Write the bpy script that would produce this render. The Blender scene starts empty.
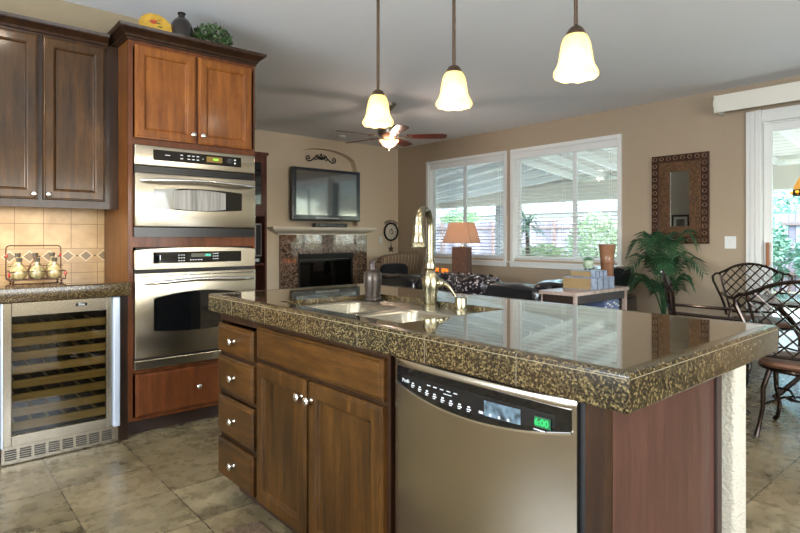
import bpy, bmesh, math, random
from math import sin, cos, pi, radians as R, sqrt, atan
from mathutils import Vector, Matrix
random.seed(7)
SC = bpy.context.scene
COL = SC.collection
# ---------------------------------------------------------------- camera
cam_d = bpy.data.cameras.new('camera'); cam = bpy.data.objects.new('camera', cam_d); COL.objects.link(cam)
F_PX = 559.7
YAW = atan(485.2 / F_PX)
cam_d.sensor_fit = 'HORIZONTAL'; cam_d.sensor_width = 36; cam_d.lens = 36 * F_PX / 800
cam_d.shift_y = -(266.5 - 237.4) / 800
cam_d.clip_start = .05; cam_d.clip_end = 200
cam.location = (0, 0, 1.21); cam.rotation_euler = (R(90), 0, -YAW)
SC.camera = cam
# ---------------------------------------------------------------- world, sun, area lights, exposure
SC.view_settings.view_transform = 'Standard'; SC.view_settings.look = 'None'
SC.view_settings.gamma = 1; SC.view_settings.use_curve_mapping = False
SC.view_settings.exposure = 0.54
SC.cycles.max_bounces = 10; SC.cycles.diffuse_bounces = 5; SC.cycles.glossy_bounces = 5
SC.cycles.transparent_max_bounces = 24; SC.cycles.caustics_reflective = False; SC.cycles.caustics_refractive = False
SC.cycles.sample_clamp_indirect = 4.0
w = bpy.data.worlds.new('sky'); SC.world = w; w.use_nodes = True
nt = w.node_tree; bg = nt.nodes['Background']
sky = nt.nodes.new('ShaderNodeTexSky'); sky.sky_type = 'NISHITA'; sky.sun_disc = False
sky.sun_elevation = R(48); sky.sun_rotation = R(200); sky.air_density = 1.0; sky.dust_density = 3.0
nt.links.new(sky.outputs[0], bg.inputs[0]); bg.inputs[1].default_value = 1.5


def light(name, kind, loc, energy, color=(1, 1, 1), size=.1, size_y=None, rot=(0, 0, 0)):
    d = bpy.data.lights.new(name, kind); d.energy = energy; d.color = color
    if kind == 'AREA':
        d.size = size
        if size_y: d.shape = 'RECTANGLE'; d.size_y = size_y
        else: d.shape = 'DISK'
    elif kind == 'SUN': d.angle = size
    else: d.shadow_soft_size = size
    o = bpy.data.objects.new(name, d); o.location = loc; o.rotation_euler = rot; COL.objects.link(o)
    return o


light('sun_light', 'SUN', (20, 6, 12), 9.0, (1, .97, .92), R(2), rot=(R(-22), R(42), 0))
# added fill lights at unseen, made-up windows behind the camera
for k in range(3):
    light('kitchen_side_fill', 'AREA', (-2.40, -.13 + 1.06 * k, 1.55), 76, (.86, .93, 1), 1.3, .92, (0, R(-128), 0))
for k in range(3):
    light('breakfast_side_fill', 'AREA', (.42 + 1.2 * k, -2.70, 1.5), 33, (.84, .92, 1), 1.05, 1.3, (R(128), 0, 0))
CEIL_FILLS = [(.45, 2.5), (.5, .2), (-1.1, 1.4), (-1.1, -1.1), (2.3, -1.9), (2.9, .1)]  # unseen downlights, added to brighten the kitchen
for cx, cy in CEIL_FILLS:
    light('ceiling_fill_light', 'AREA', (cx, cy, 2.70), 10, (1, .86, .68), .16)

# ---------------------------------------------------------------- materials
MATS = {}


def srgb(r, g, b):
    f = lambda c: (c / 255 / 12.92) if c / 255 <= .04045 else ((c / 255 + .055) / 1.055) ** 2.4
    return (f(r), f(g), f(b), 1)


def mat(name, col=(200, 200, 200), rough=.5, metal=0, spec=.5, noise=0, scale=8, stretch=(1, 1, 1), bump=0, bscale=60, coat=0, emit=None, estr=0, trans=0, sheen=0):
    if name in MATS: return MATS[name]
    m = bpy.data.materials.new(name); m.use_nodes = True; MATS[name] = m
    t = m.node_tree; p = t.nodes['Principled BSDF']
    c = srgb(*col)
    p.inputs['Base Color'].default_value = c; p.inputs['Roughness'].default_value = rough
    p.inputs['Metallic'].default_value = metal; p.inputs['Specular IOR Level'].default_value = spec
    p.inputs['Coat Weight'].default_value = coat; p.inputs['Coat Roughness'].default_value = .08
    p.inputs['Transmission Weight'].default_value = trans
    if sheen: p.inputs['Sheen Weight'].default_value = sheen
    if emit:
        p.inputs['Emission Color'].default_value = srgb(*emit); p.inputs['Emission Strength'].default_value = estr
    if noise or bump:
        tc = t.nodes.new('ShaderNodeTexCoord'); mp = t.nodes.new('ShaderNodeMapping')
        mp.inputs['Scale'].default_value = stretch; t.links.new(tc.outputs['Object'], mp.inputs[0])
    if noise:
        n = t.nodes.new('ShaderNodeTexNoise'); n.inputs['Scale'].default_value = scale; n.inputs['Detail'].default_value = 5
        t.links.new(mp.outputs[0], n.inputs['Vector'])
        r = t.nodes.new('ShaderNodeValToRGB'); t.links.new(n.outputs['Fac'], r.inputs[0])
        r.color_ramp.elements[0].position = .3; r.color_ramp.elements[1].position = .7
        r.color_ramp.elements[0].color = tuple(max(0, x * (1 - noise)) for x in c[:3]) + (1,)
        r.color_ramp.elements[1].color = tuple(min(1, x * (1 + noise)) for x in c[:3]) + (1,)
        t.links.new(r.outputs[0], p.inputs['Base Color'])
    if bump:
        n2 = t.nodes.new('ShaderNodeTexNoise'); n2.inputs['Scale'].default_value = bscale; n2.inputs['Detail'].default_value = 3
        t.links.new(mp.outputs[0], n2.inputs['Vector'])
        b = t.nodes.new('ShaderNodeBump'); b.inputs['Strength'].default_value = bump; b.inputs['Distance'].default_value = .01
        t.links.new(n2.outputs['Fac'], b.inputs['Height']); t.links.new(b.outputs[0], p.inputs['Normal'])
    return m


class NT:
    """small helper for writing node graphs"""
    def __init__(s, name):
        s.m = bpy.data.materials.new(name); s.m.use_nodes = True; MATS[name] = s.m
        s.t = s.m.node_tree; s.p = s.t.nodes['Principled BSDF']
    def n(s, kind, **kw):
        x = s.t.nodes.new('ShaderNode' + kind)
        for k, v in kw.items(): setattr(x, k, v)
        return x
    def l(s, a, b): s.t.links.new(a, b)
    def math(s, op, a, b=None, c=None):
        x = s.n('Math', operation=op)
        for i, v in enumerate((a, b, c)):
            if v is None: continue
            if isinstance(v, (int, float)): x.inputs[i].default_value = v
            else: s.l(v, x.inputs[i])
        return x.outputs[0]
    def coords(s, kind='Object'):
        tc = s.n('TexCoord'); sp = s.n('SeparateXYZ'); s.l(tc.outputs[kind], sp.inputs[0]); s.tc = tc.outputs[kind]
        return sp.outputs
    def joint(s, c, off, pitch, wd):
        f = s.math('FRACT', s.math('DIVIDE', s.math('SUBTRACT', c, off), pitch))
        d = s.math('ABSOLUTE', s.math('SUBTRACT', f, .5))
        return s.math('GREATER_THAN', d, .5 - wd / pitch / 2)
    def ramp(s, fac, stops):
        r = s.n('ValToRGB'); s.l(fac, r.inputs[0]); e = r.color_ramp.elements
        while len(e) < len(stops): e.new(.5)
        for i, (pos, c) in enumerate(stops): e[i].position = pos; e[i].color = c
        return r.outputs[0]
    def noise(s, scale, detail=4, vec=None, rough=.5, stretch=None):
        v = vec if vec is not None else s.tc
        if stretch:
            mp = s.n('Mapping'); mp.inputs['Scale'].default_value = stretch; s.l(v, mp.inputs[0]); v = mp.outputs[0]
        x = s.n('TexNoise'); x.inputs['Scale'].default_value = scale; x.inputs['Detail'].default_value = detail
        x.inputs['Roughness'].default_value = rough; s.l(v, x.inputs['Vector']); return x.outputs['Fac']
    def mix(s, fac, a, b, blend='MIX'):
        x = s.n('MixRGB', blend_type=blend)
        for i, v in enumerate((fac, a, b)):
            if isinstance(v, (int, float)): x.inputs[i].default_value = v
            elif isinstance(v, tuple): x.inputs[i].default_value = v
            else: s.l(v, x.inputs[i])
        return x.outputs[0]
    def bump(s, h, strength, dist=.01):
        b = s.n('Bump'); b.inputs['Strength'].default_value = strength; b.inputs['Distance'].default_value = dist
        s.l(h, b.inputs['Height']); s.l(b.outputs[0], s.p.inputs['Normal'])


def wood(name, dark, mid, light_, horiz=False, rough=.42, coat=.22):
    g = NT(name); g.coords()
    st = (9, 9, .9) if not horiz else (.9, .9, 9)
    a = g.noise(3.5, 6, stretch=st, rough=.6); b = g.noise(30, 3, stretch=st); c = g.noise(2.2, 3)
    v = g.math('ADD', g.math('MULTIPLY', a, .5), g.math('ADD', g.math('MULTIPLY', b, .2), g.math('MULTIPLY', c, .3)))
    col = g.ramp(v, [(.36, srgb(*dark)), (.5, srgb(*mid)), (.64, srgb(*light_))])
    g.l(col, g.p.inputs['Base Color'])
    g.p.inputs['Roughness'].default_value = rough; g.p.inputs['Coat Weight'].default_value = coat; g.p.inputs['Specular IOR Level'].default_value = .2
    g.p.inputs['Coat Roughness'].default_value = .13
    g.bump(b, .04)
    return g.m


W_DOOR = wood('cherry_wood', (30, 18, 5), (54, 33, 8), (80, 51, 16))  # same wood as the oven doors, island shade put into its darker tone
W_DOORH = wood('cherry_wood_horizontal', (32, 19, 5), (56, 34, 8), (82, 51, 16), True)
W_FRAME = wood('dark_cherry_frame', (24, 14, 7), (38, 22, 11), (54, 33, 16))
W_RED = wood('reddish_cherry', (58, 29, 13), (80, 42, 18), (98, 54, 24))
W_END = wood('end_panel_wood', (48, 30, 24), (66, 42, 34), (80, 52, 43), rough=.4)
DARKWOOD = mat('dark_toe_kick', (40, 24, 16), .5)

# granite tile: dark olive/brown speckle
def granite(name, jx=None, jy=None, pitch=.306, rough=.07):
    g = NT(name); xyz = g.coords()
    v = g.n('TexVoronoi'); v.inputs['Scale'].default_value = 235; g.l(g.tc, v.inputs['Vector'])
    sp = g.n('SeparateColor'); g.l(v.outputs['Color'], sp.inputs[0])
    n = g.noise(34, 3, rough=.6)
    f = g.math('ADD', g.math('MULTIPLY', sp.outputs[0], .72), g.math('MULTIPLY', n, .28))
    col = g.ramp(f, [(.34, srgb(10, 10, 8)), (.48, srgb(34, 30, 20)), (.66, srgb(66, 57, 36)), (.84, srgb(112, 98, 66))])
    big = g.noise(1.7, 2)
    col = g.mix(.25, col, g.ramp(big, [(.4, srgb(52, 44, 28)), (.6, srgb(88, 64, 36))]), 'MIX')
    if jy is not None:
        j = g.joint(xyz[1], jy, pitch, .003)
        if jx is not None: j = g.math('MAXIMUM', j, g.joint(xyz[0], jx, pitch, .003))
        col = g.mix(j, col, srgb(84, 76, 60))
        r = g.math('ADD', g.math('MULTIPLY', j, .5), rough); g.l(r, g.p.inputs['Roughness'])
    else:
        if jx is not None:
            j = g.joint(xyz[0], jx, pitch, .003); col = g.mix(j, col, srgb(84, 76, 60))
        g.p.inputs['Roughness'].default_value = rough
    g.l(col, g.p.inputs['Base Color']); g.p.inputs['Specular IOR Level'].default_value = .6 if rough < .1 else .35
    g.p.inputs['Coat Weight'].default_value = 1.0 if rough < .1 else .1; g.p.inputs['Coat IOR'].default_value = 1.65; g.p.inputs['Coat Roughness'].default_value = .025 if rough < .1 else .15
    return g.m


GR_ISL = granite('polished_granite_tile', 1.351, .778)
GR_CNT = granite('polished_granite_counter', .642 + .03, 3.55)
GR_EDGE = granite('granite_edge_tile', None, .778, rough=.2)
GR_EDGE2 = granite('granite_edge_tile_counter', .642, None, rough=.2)

def steel(name, col=(196, 188, 174), rough=.27, horiz=True, st=.012):
    g = NT(name); g.coords()
    n = g.noise(6, 3, stretch=(1, 1, 120) if horiz else (120, 120, 1))
    g.p.inputs['Base Color'].default_value = srgb(*col); g.p.inputs['Metallic'].default_value = 1
    g.l(g.math('ADD', g.math('MULTIPLY', n, (.02 if horiz else .0)), rough - .03), g.p.inputs['Roughness'])
    g.p.inputs['Anisotropic'].default_value = .6
    return g.m


STEEL = steel('brushed_stainless_steel', (162, 154, 137), .27)
STEEL_V = steel('brushed_stainless_vertical', (172, 165, 151), .26, False)
SINKM = mat('satin_sink_steel', (160, 154, 138), .26, .95)
NICKEL = mat('brushed_nickel', (134, 128, 106), .27, 1)
CHROME = mat('satin_chrome_knob', (225, 225, 222), .15, 1)
BLACKG = mat('black_glass', (10, 11, 12), .04, 0, .6)
BLACKP = mat('black_plastic', (16, 16, 17), .25)
BLACKM = mat('black_matte', (14, 13, 13), .6)
WHITE = mat('white_paint', (226, 228, 226), .35)
WHITEW = mat('white_blind', (232, 236, 238), .4)
MARK = mat('grey_print', (190, 195, 198), .5)
BRONZE = mat('dark_bronze', (62, 50, 40), .35, .8)
IRON = mat('black_wrought_iron', (24, 22, 21), .5, .3)
LEATHER = mat('black_leather', (22, 23, 27), .2, 0, .8, noise=.3, scale=5, bump=.35, bscale=14, coat=.3)
GREENLED = mat('green_display', (20, 90, 50), .4, emit=(40, 220, 110), estr=.6)
AMBER = mat('amber_display', (80, 60, 20), .4, emit=(190, 150, 20), estr=.2)
TEAL = mat('teal_display', (20, 160, 140), .4, emit=(40, 230, 200), estr=1.2)
LEAF = mat('palm_leaf', (38, 74, 44), .4, noise=.35, scale=6)
LEAF2 = mat('ivy_leaf', (52, 76, 36), .5, noise=.4, scale=30)
SUCC = mat('succulent_leaf', (88, 132, 96), .5)


def thinglass(name, tint=(235, 245, 245), refl=.5, fac=None):
    m = bpy.data.materials.new(name); m.use_nodes = True; t = m.node_tree; MATS[name] = m
    t.nodes.remove(t.nodes['Principled BSDF']); out = t.nodes['Material Output']
    tr = t.nodes.new('ShaderNodeBsdfTransparent'); tr.inputs[0].default_value = srgb(*tint)
    gl = t.nodes.new('ShaderNodeBsdfGlossy'); gl.inputs['Roughness'].default_value = .02
    fr = t.nodes.new('ShaderNodeFresnel'); fr.inputs[0].default_value = 1.45
    mu = t.nodes.new('ShaderNodeMath'); mu.operation = 'MULTIPLY'; mu.inputs[1].default_value = refl
    mx = t.nodes.new('ShaderNodeMixShader'); t.links.new(fr.outputs[0], mu.inputs[0]); t.links.new(mu.outputs[0], mx.inputs[0])
    t.links.new(tr.outputs[0], mx.inputs[1]); t.links.new(gl.outputs[0], mx.inputs[2]); t.links.new(mx.outputs[0], out.inputs[0])
    return m


GLASS = thinglass('window_glass')
SMOKEGLASS = thinglass('cooler_door_glass', (222, 220, 208), .8)


def lampshade(name, col, emit, es, alpha=.35):
    m = bpy.data.materials.new(name); m.use_nodes = True; t = m.node_tree; MATS[name] = m
    p = t.nodes['Principled BSDF']; out = t.nodes['Material Output']
    p.inputs['Base Color'].default_value = srgb(*col); p.inputs['Roughness'].default_value = .25
    p.inputs['Emission Color'].default_value = srgb(*emit); p.inputs['Emission Strength'].default_value = es
    tr = t.nodes.new('ShaderNodeBsdfTransparent'); tr.inputs[0].default_value = srgb(*col)
    tl = t.nodes.new('ShaderNodeBsdfTranslucent'); tl.inputs[0].default_value = srgb(*col)
    a = t.nodes.new('ShaderNodeMixShader'); a.inputs[0].default_value = .5
    t.links.new(p.outputs[0], a.inputs[1]); t.links.new(tl.outputs[0], a.inputs[2])
    b = t.nodes.new('ShaderNodeMixShader'); b.inputs[0].default_value = alpha
    t.links.new(a.outputs[0], b.inputs[1]); t.links.new(tr.outputs[0], b.inputs[2]); t.links.new(b.outputs[0], out.inputs[0])
    return m


# ---------------------------------------------------------------- geometry helpers
OFF = {}          # object name -> world offset its children are stored against


class B:
    def __init__(s): s.bm = bmesh.new()
    def _take(s, bm2):
        me = bpy.data.meshes.new('t'); bm2.to_mesh(me); bm2.free(); s.bm.from_mesh(me); bpy.data.meshes.remove(me); return s
    def box(s, x0, x1, y0, y1, z0, z1, bev=0, seg=2, rot=None, piv=None):
        b = bmesh.new(); bmesh.ops.create_cube(b, size=1)
        for v in b.verts: v.co = Vector(((x0 + x1) / 2 + v.co.x * (x1 - x0), (y0 + y1) / 2 + v.co.y * (y1 - y0), (z0 + z1) / 2 + v.co.z * (z1 - z0)))
        if bev: bmesh.ops.bevel(b, geom=b.edges[:], offset=bev, segments=seg, profile=.5, affect='EDGES')
        if rot is not None:
            c = Vector(piv) if piv else Vector(((x0 + x1) / 2, (y0 + y1) / 2, (z0 + z1) / 2))
            for v in b.verts: v.co = c + rot @ (v.co - c)
        return s._take(b)
    def lathe(s, prof, c, seg=24, wob=None, axis=None, cap=True):
        b = bmesh.new(); rings = []
        for r, z in prof:
            ring = []
            for i in range(seg):
                a = 2 * pi * i / seg
                rr = max(r, 1e-4); dz = 0
                if wob: rr, dz = wob(rr, z, a)
                p = Vector((rr * cos(a), rr * sin(a), z + dz))
                if axis is not None: p = axis @ p
                ring.append(b.verts.new(Vector(c) + p))
            rings.append(ring)
        for k in range(len(rings) - 1):
            for i in range(seg):
                j = (i + 1) % seg
                b.faces.new((rings[k][i], rings[k][j], rings[k + 1][j], rings[k + 1][i]))
        if cap:
            for ring, (r, z) in ((rings[0], prof[0]), (rings[-1], prof[-1])):
                if r > 1e-3: b.faces.new(ring)
        bmesh.ops.remove_doubles(b, verts=b.verts[:], dist=2e-4)
        bmesh.ops.recalc_face_normals(b, faces=b.faces[:])
        return s._take(b)
    def tube(s, pts, r, seg=8, closed=False, flat=1.0, up=None):
        pts = [Vector(p) for p in pts]; n = len(pts)
        rs = r if isinstance(r, (list, tuple)) else [r] * n
        b = bmesh.new(); rings = []; prev = None
        for i in range(n):
            if closed: t = pts[(i + 1) % n] - pts[i - 1]
            else: t = pts[min(i + 1, n - 1)] - pts[max(i - 1, 0)]
            if t.length < 1e-9: t = Vector((0, 0, 1))
            t.normalize()
            if up is not None: u = Vector(up) - t * t.dot(Vector(up))
            elif prev is None:
                a = Vector((0, 0, 1)) if abs(t.z) < .9 else Vector((1, 0, 0)); u = a - t * t.dot(a)
            else: u = prev - t * t.dot(prev)
            if u.length < 1e-6: u = t.orthogonal()
            u.normalize(); prev = u; v = t.cross(u)
            rings.append([b.verts.new(pts[i] + (u * cos(2 * pi * k / seg) * flat + v * sin(2 * pi * k / seg)) * rs[i]) for k in range(seg)])
        m = n if closed else n - 1
        for i in range(m):
            A, C = rings[i], rings[(i + 1) % n]
            for k in range(seg):
                j = (k + 1) % seg; b.faces.new((A[k], A[j], C[j], C[k]))
        if not closed: b.faces.new(rings[0]); b.faces.new(rings[-1])
        bmesh.ops.recalc_face_normals(b, faces=b.faces[:])
        return s._take(b)
    def prism(s, poly, fn, w0, w1, bev=0):
        """poly in (u,v), fn(u,v,w)->xyz"""
        b = bmesh.new()
        lo = [b.verts.new(fn(u, v, w0)) for u, v in poly]; hi = [b.verts.new(fn(u, v, w1)) for u, v in poly]
        b.faces.new(lo); b.faces.new(hi); n = len(poly)
        for i in range(n):
            j = (i + 1) % n; b.faces.new((lo[i], lo[j], hi[j], hi[i]))
        bmesh.ops.recalc_face_normals(b, faces=b.faces[:])
        if bev: bmesh.ops.bevel(b, geom=b.edges[:], offset=bev, segments=2, affect='EDGES')
        return s._take(b)
    def rings(s, u0, u1, v0, v1, fn, prof):
        """rectangular rings: prof=[(inset, height)...]; closed panel"""
        b = bmesh.new(); L = []
        for ins, h in prof:
            L.append([b.verts.new(fn(u, v, h)) for u, v in ((u0 + ins, v0 + ins), (u1 - ins, v0 + ins), (u1 - ins, v1 - ins), (u0 + ins, v1 - ins))])
        for a, c in zip(L, L[1:]):
            for i in range(4):
                j = (i + 1) % 4; b.faces.new((a[i], a[j], c[j], c[i]))
        b.faces.new(L[0]); b.faces.new(L[-1])
        bmesh.ops.recalc_face_normals(b, faces=b.faces[:])
        return s._take(b)
    def puff(s, c, sz, e=.45, nu=28, nv=16, rotz=0, warp=None):
        b = bmesh.new(); f = lambda x, p: math.copysign(abs(x) ** p, x)
        rows = []
        for i in range(nv + 1):
            ph = -pi / 2 + pi * i / nv; row = []
            for k in range(nu):
                th = 2 * pi * k / nu
                p = Vector((f(cos(ph), e) * f(cos(th), e) * sz[0] / 2, f(cos(ph), e) * f(sin(th), e) * sz[1] / 2, f(sin(ph), e) * sz[2] / 2))
                if warp: p = warp(p)
                p = Matrix.Rotation(rotz, 3, 'Z') @ p
                row.append(b.verts.new(Vector(c) + p))
            rows.append(row)
        for i in range(nv):
            for k in range(nu):
                j = (k + 1) % nu; b.faces.new((rows[i][k], rows[i][j], rows[i + 1][j], rows[i + 1][k]))
        bmesh.ops.remove_doubles(b, verts=b.verts[:], dist=1e-5)
        bmesh.ops.recalc_face_normals(b, faces=b.faces[:])
        return s._take(b)
    def quad(s, a, b_, c, d):
        vs = [s.bm.verts.new(Vector(p)) for p in (a, b_, c, d)]; s.bm.faces.new(vs); return s
    def tri(s, a, b_, c):
        vs = [s.bm.verts.new(Vector(p)) for p in (a, b_, c)]; s.bm.faces.new(vs); return s
    def build(s, name, m, parent=None, smooth=False, sharp=35):
        me = bpy.data.meshes.new(name)
        if parent is not None:
            o_ = Vector(OFF.get(parent.name, (0, 0, 0)))
            for v in s.bm.verts: v.co -= o_
        s.bm.to_mesh(me); s.bm.free(); me.materials.append(m)
        if smooth:
            for p in me.polygons: p.use_smooth = True
            try: me.set_sharp_from_angle(angle=R(sharp))
            except Exception: pass
        o = bpy.data.objects.new(name, me); COL.objects.link(o)
        if parent is not None:
            o.parent = parent; OFF[o.name] = OFF.get(parent.name, (0, 0, 0))
        return o


def tag(o, label=None, cat=None, group=None, kind=None):
    if label: o['label'] = label
    if cat: o['category'] = cat
    if group: o['group'] = group
    if kind: o['kind'] = kind
    return o


def thing(name, label, cat, loc=(0, 0, 0), group=None):
    o = bpy.data.objects.new(name, None); COL.objects.link(o); o.location = loc; o.empty_display_size = .1
    OFF[o.name] = tuple(loc)
    return tag(o, label, cat, group)


def struct(b, name, m, smooth=False, label=None):
    return tag(b.build(name, m, None, smooth), label, None, None, 'structure')


def copy_tree(o, parent=None):
    c = o.copy(); COL.objects.link(c)
    if parent is not None: c.parent = parent
    for ch in list(o.children): copy_tree(ch, c)
    return c


def text(name, s, size, loc, m, parent, facing='-Y', ext=.0006, bold=0):
    cu = bpy.data.curves.new(name, 'FONT'); cu.body = s; cu.size = size; cu.extrude = ext; cu.align_x = 'CENTER'; cu.align_y = 'CENTER'; cu.offset = bold
    tmp = bpy.data.objects.new('tmp', cu); COL.objects.link(tmp); bpy.context.view_layer.update()
    me = bpy.data.meshes.new_from_object(tmp.evaluated_get(bpy.context.evaluated_depsgraph_get()))
    bpy.data.objects.remove(tmp); bpy.data.curves.remove(cu); me.materials.clear(); me.materials.append(m)
    o = bpy.data.objects.new(name, me); COL.objects.link(o)
    o.rotation_euler = (R(90), 0, 0) if facing == '-Y' else (R(90), 0, R(-90))
    o.location = Vector(loc) - Vector(OFF.get(parent.name, (0, 0, 0)))
    o.parent = parent
    return o


def fX(x0):   # plane facing -X ; u=Y, v=Z, w outwards
    return lambda u, v, w: Vector((x0 - w, u, v))


def fY(y0):   # plane facing -Y ; u=X, v=Z
    return lambda u, v, w: Vector((u, y0 - w, v))


def fXp(x0): return lambda u, v, w: Vector((x0 + w, u, v))


DOORP = [(0, 0), (0, .014), (.003, .018), (.009, .0185), (.012, .022), (.05, .022), (.053, .020), (.058, .0185), (.062, .012), (.066, .010), (.07, .010)]
DRAWP = [(0, 0), (0, .012), (.003, .015), (.009, .0155), (.013, .021), (.016, .022), (.02, .022)]


def knob(parent, loc, axis='-Y', name='knob', r=.0155, m=None):
    M = Matrix.Rotation(R(90), 3, 'X') if axis == '-Y' else Matrix.Rotation(R(-90), 3, 'Y')
    pr = [(.0001, 0), (.009, 0), (.008, .003), (.0055, .006), (.005, .013), (.009, .017), (r, .021), (r, .025), (r * .8, .029), (r * .4, .031), (.0001, .0315)]
    return B().lathe(pr, loc, 16, axis=M).build(name, m or CHROME, parent, True)


# ================================================================ SETTING
# floor: slate-look porcelain tile
g = NT('slate_floor_tile'); xyz = g.coords()
PXT, PYT = .40, .369
jx = g.joint(xyz[0], .527, PXT, .006); jy = g.joint(xyz[1], 2.735, PYT, .006)
j = g.math('MAXIMUM', jx, jy)
ix = g.math('FLOOR', g.math('DIVIDE', g.math('SUBTRACT', xyz[0], .527), PXT)); iy = g.math('FLOOR', g.math('DIVIDE', g.math('SUBTRACT', xyz[1], 2.735), PYT))
cb = g.n('CombineXYZ'); g.l(ix, cb.inputs[0]); g.l(iy, cb.inputs[1])
wn = g.n('TexWhiteNoise'); g.l(cb.outputs[0], wn.inputs['Vector'])
off = g.n('VectorMath', operation='MULTIPLY_ADD'); g.l(wn.outputs['Color'], off.inputs[0]); off.inputs[1].default_value = (5, 5, 5); g.l(g.tc, off.inputs[2])
n1 = g.noise(3.2, 8, vec=off.outputs[0], rough=.68, stretch=(.7, 1.5, 1)); n2 = g.noise(14, 5, vec=off.outputs[0], rough=.6)
v = g.math('ADD', g.math('MULTIPLY', n1, .7), g.math('MULTIPLY', n2, .3))
c = g.ramp(v, [(.36, srgb(62, 55, 39)), (.47, srgb(96, 87, 64)), (.56, srgb(118, 107, 81)), (.68, srgb(146, 133, 103))])
c = g.mix(g.math('MULTIPLY', wn.outputs['Value'], .3), c, srgb(112, 94, 66))
c = g.mix(j, c, srgb(58, 50, 37))
g.l(c, g.p.inputs['Base Color']); g.l(g.math('ADD', g.math('MULTIPLY', n2, .2), .18), g.p.inputs['Roughness'])
g.bump(g.math('SUBTRACT', n1, j), .10, .004)
FLOORM = g.m
struct(B().box(-2.3, 6.32, -2.6, 7.5, -.06, 0), 'floor', FLOORM)
CEIL = mat('ceiling_paint', (238, 241, 245), .8, bump=.12, bscale=70)
struct(B().box(-2.3, 6.45, -2.6, 7.5, 2.74, 2.82), 'ceiling', CEIL)
TAN = mat('tan_wall_paint', (168, 151, 129), .75, bump=.1, bscale=90)
BEIGE = mat('beige_wall_paint', (214, 200, 176), .75, bump=.1, bscale=90)
# window wall (x = 6.32) with two windows and the sliding door
WX0, WX1 = 6.32, 6.44
b = B()
W1 = (5.03, 6.565); W2 = (3.33, 4.86); WZ = (.905, 2.385); DY = (-.35, 1.84); DZ = 2.34
b.box(WX0, WX1, W1[1], 7.5, 0, 2.74); b.box(WX0, WX1, W2[1], W1[0], 0, 2.74); b.box(WX0, WX1, DY[1], W2[0], 0, 2.74); b.box(WX0, WX1, -2.6, DY[0], 0, 2.74)
for a_, c_ in (W1, W2): b.box(WX0, WX1, a_, c_, 0, WZ[0]); b.box(WX0, WX1, a_, c_, WZ[1], 2.74)
b.box(WX0, WX1, DY[0], DY[1], DZ, 2.74)
struct(b, 'wall_right', TAN)
# fireplace wall (y = 7.34) with arched niche
b = B(); NX0, NX1, NZ0, NZS, NZA = 4.21, 5.44, 1.40, 2.30, 2.585
b.box(1.1, NX0, 7.34, 7.6, 0, 2.74); b.box(NX1, 6.44, 7.34, 7.6, 0, 2.74)
b.box(NX0, NX1, 7.34, 7.6, 0, NZ0); b.box(NX0, NX1, 7.46, 7.6, NZ0, 2.74)
arch = [(NX0 + (NX1 - NX0) * i / 24, NZS + (NZA - NZS) * sqrt(max(0, 1 - (2 * i / 24 - 1) ** 2)) ** .8) for i in range(25)]
b.prism([(NX1, 2.74), (NX0, 2.74)] + arch, fY(7.46), 0, .12)
struct(b, 'wall_back', BEIGE)
# kitchen wall behind ovens, living room left wall, unseen walls behind the camera with openings added to let light in
struct(B().box(-2.3, 1.79, 4.16, 4.30, 0, 2.74), 'wall_left', mat('shaded_kitchen_wall', (148, 134, 108), .75, bump=.1, bscale=90))  # same wall paint, dimmer light here put into a darker tone
struct(B().box(1.0, 1.1, 4.30, 7.5, 0, 2.74), 'wall_living', mat('cream_wall_paint', (216, 212, 202), .75))
b = B(); b.box(-2.42, -2.3, 2.5, 4.3, 0, 2.74).box(-2.42, -2.3, -2.6, -.7, 0, 2.74).box(-2.42, -2.3, -.7, 2.5, 0, 1.0).box(-2.42, -2.3, -.7, 2.5, 2.1, 2.74)
struct(b, 'wall_near', BEIGE)
b = B(); b.box(-2.42, -.2, -2.72, -2.6, 0, 2.74).box(3.4, 6.44, -2.72, -2.6, 0, 2.74).box(-.2, 3.4, -2.72, -2.6, 0, 1.0).box(-.2, 3.4, -2.72, -2.6, 2.1, 2.74)
struct(b, 'wall_front', BEIGE)
struct(B().box(6.29, 6.32, 1.97, 7.34, 0, .1, .006), 'baseboard_right', WHITE)
struct(B().box(5.7, 6.29, 7.31, 7.34, 0, .1, .006), 'baseboard_back', WHITE)
# textured pony wall at the end and back of the island
PONY = mat('textured_pony_wall', (164, 160, 144), .8, bump=.8, bscale=120)
b = B().box(1.706, 1.802, .56, 2.50, 0, .868, .012, 3)
struct(b, 'wall_pony', PONY, True)

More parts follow.
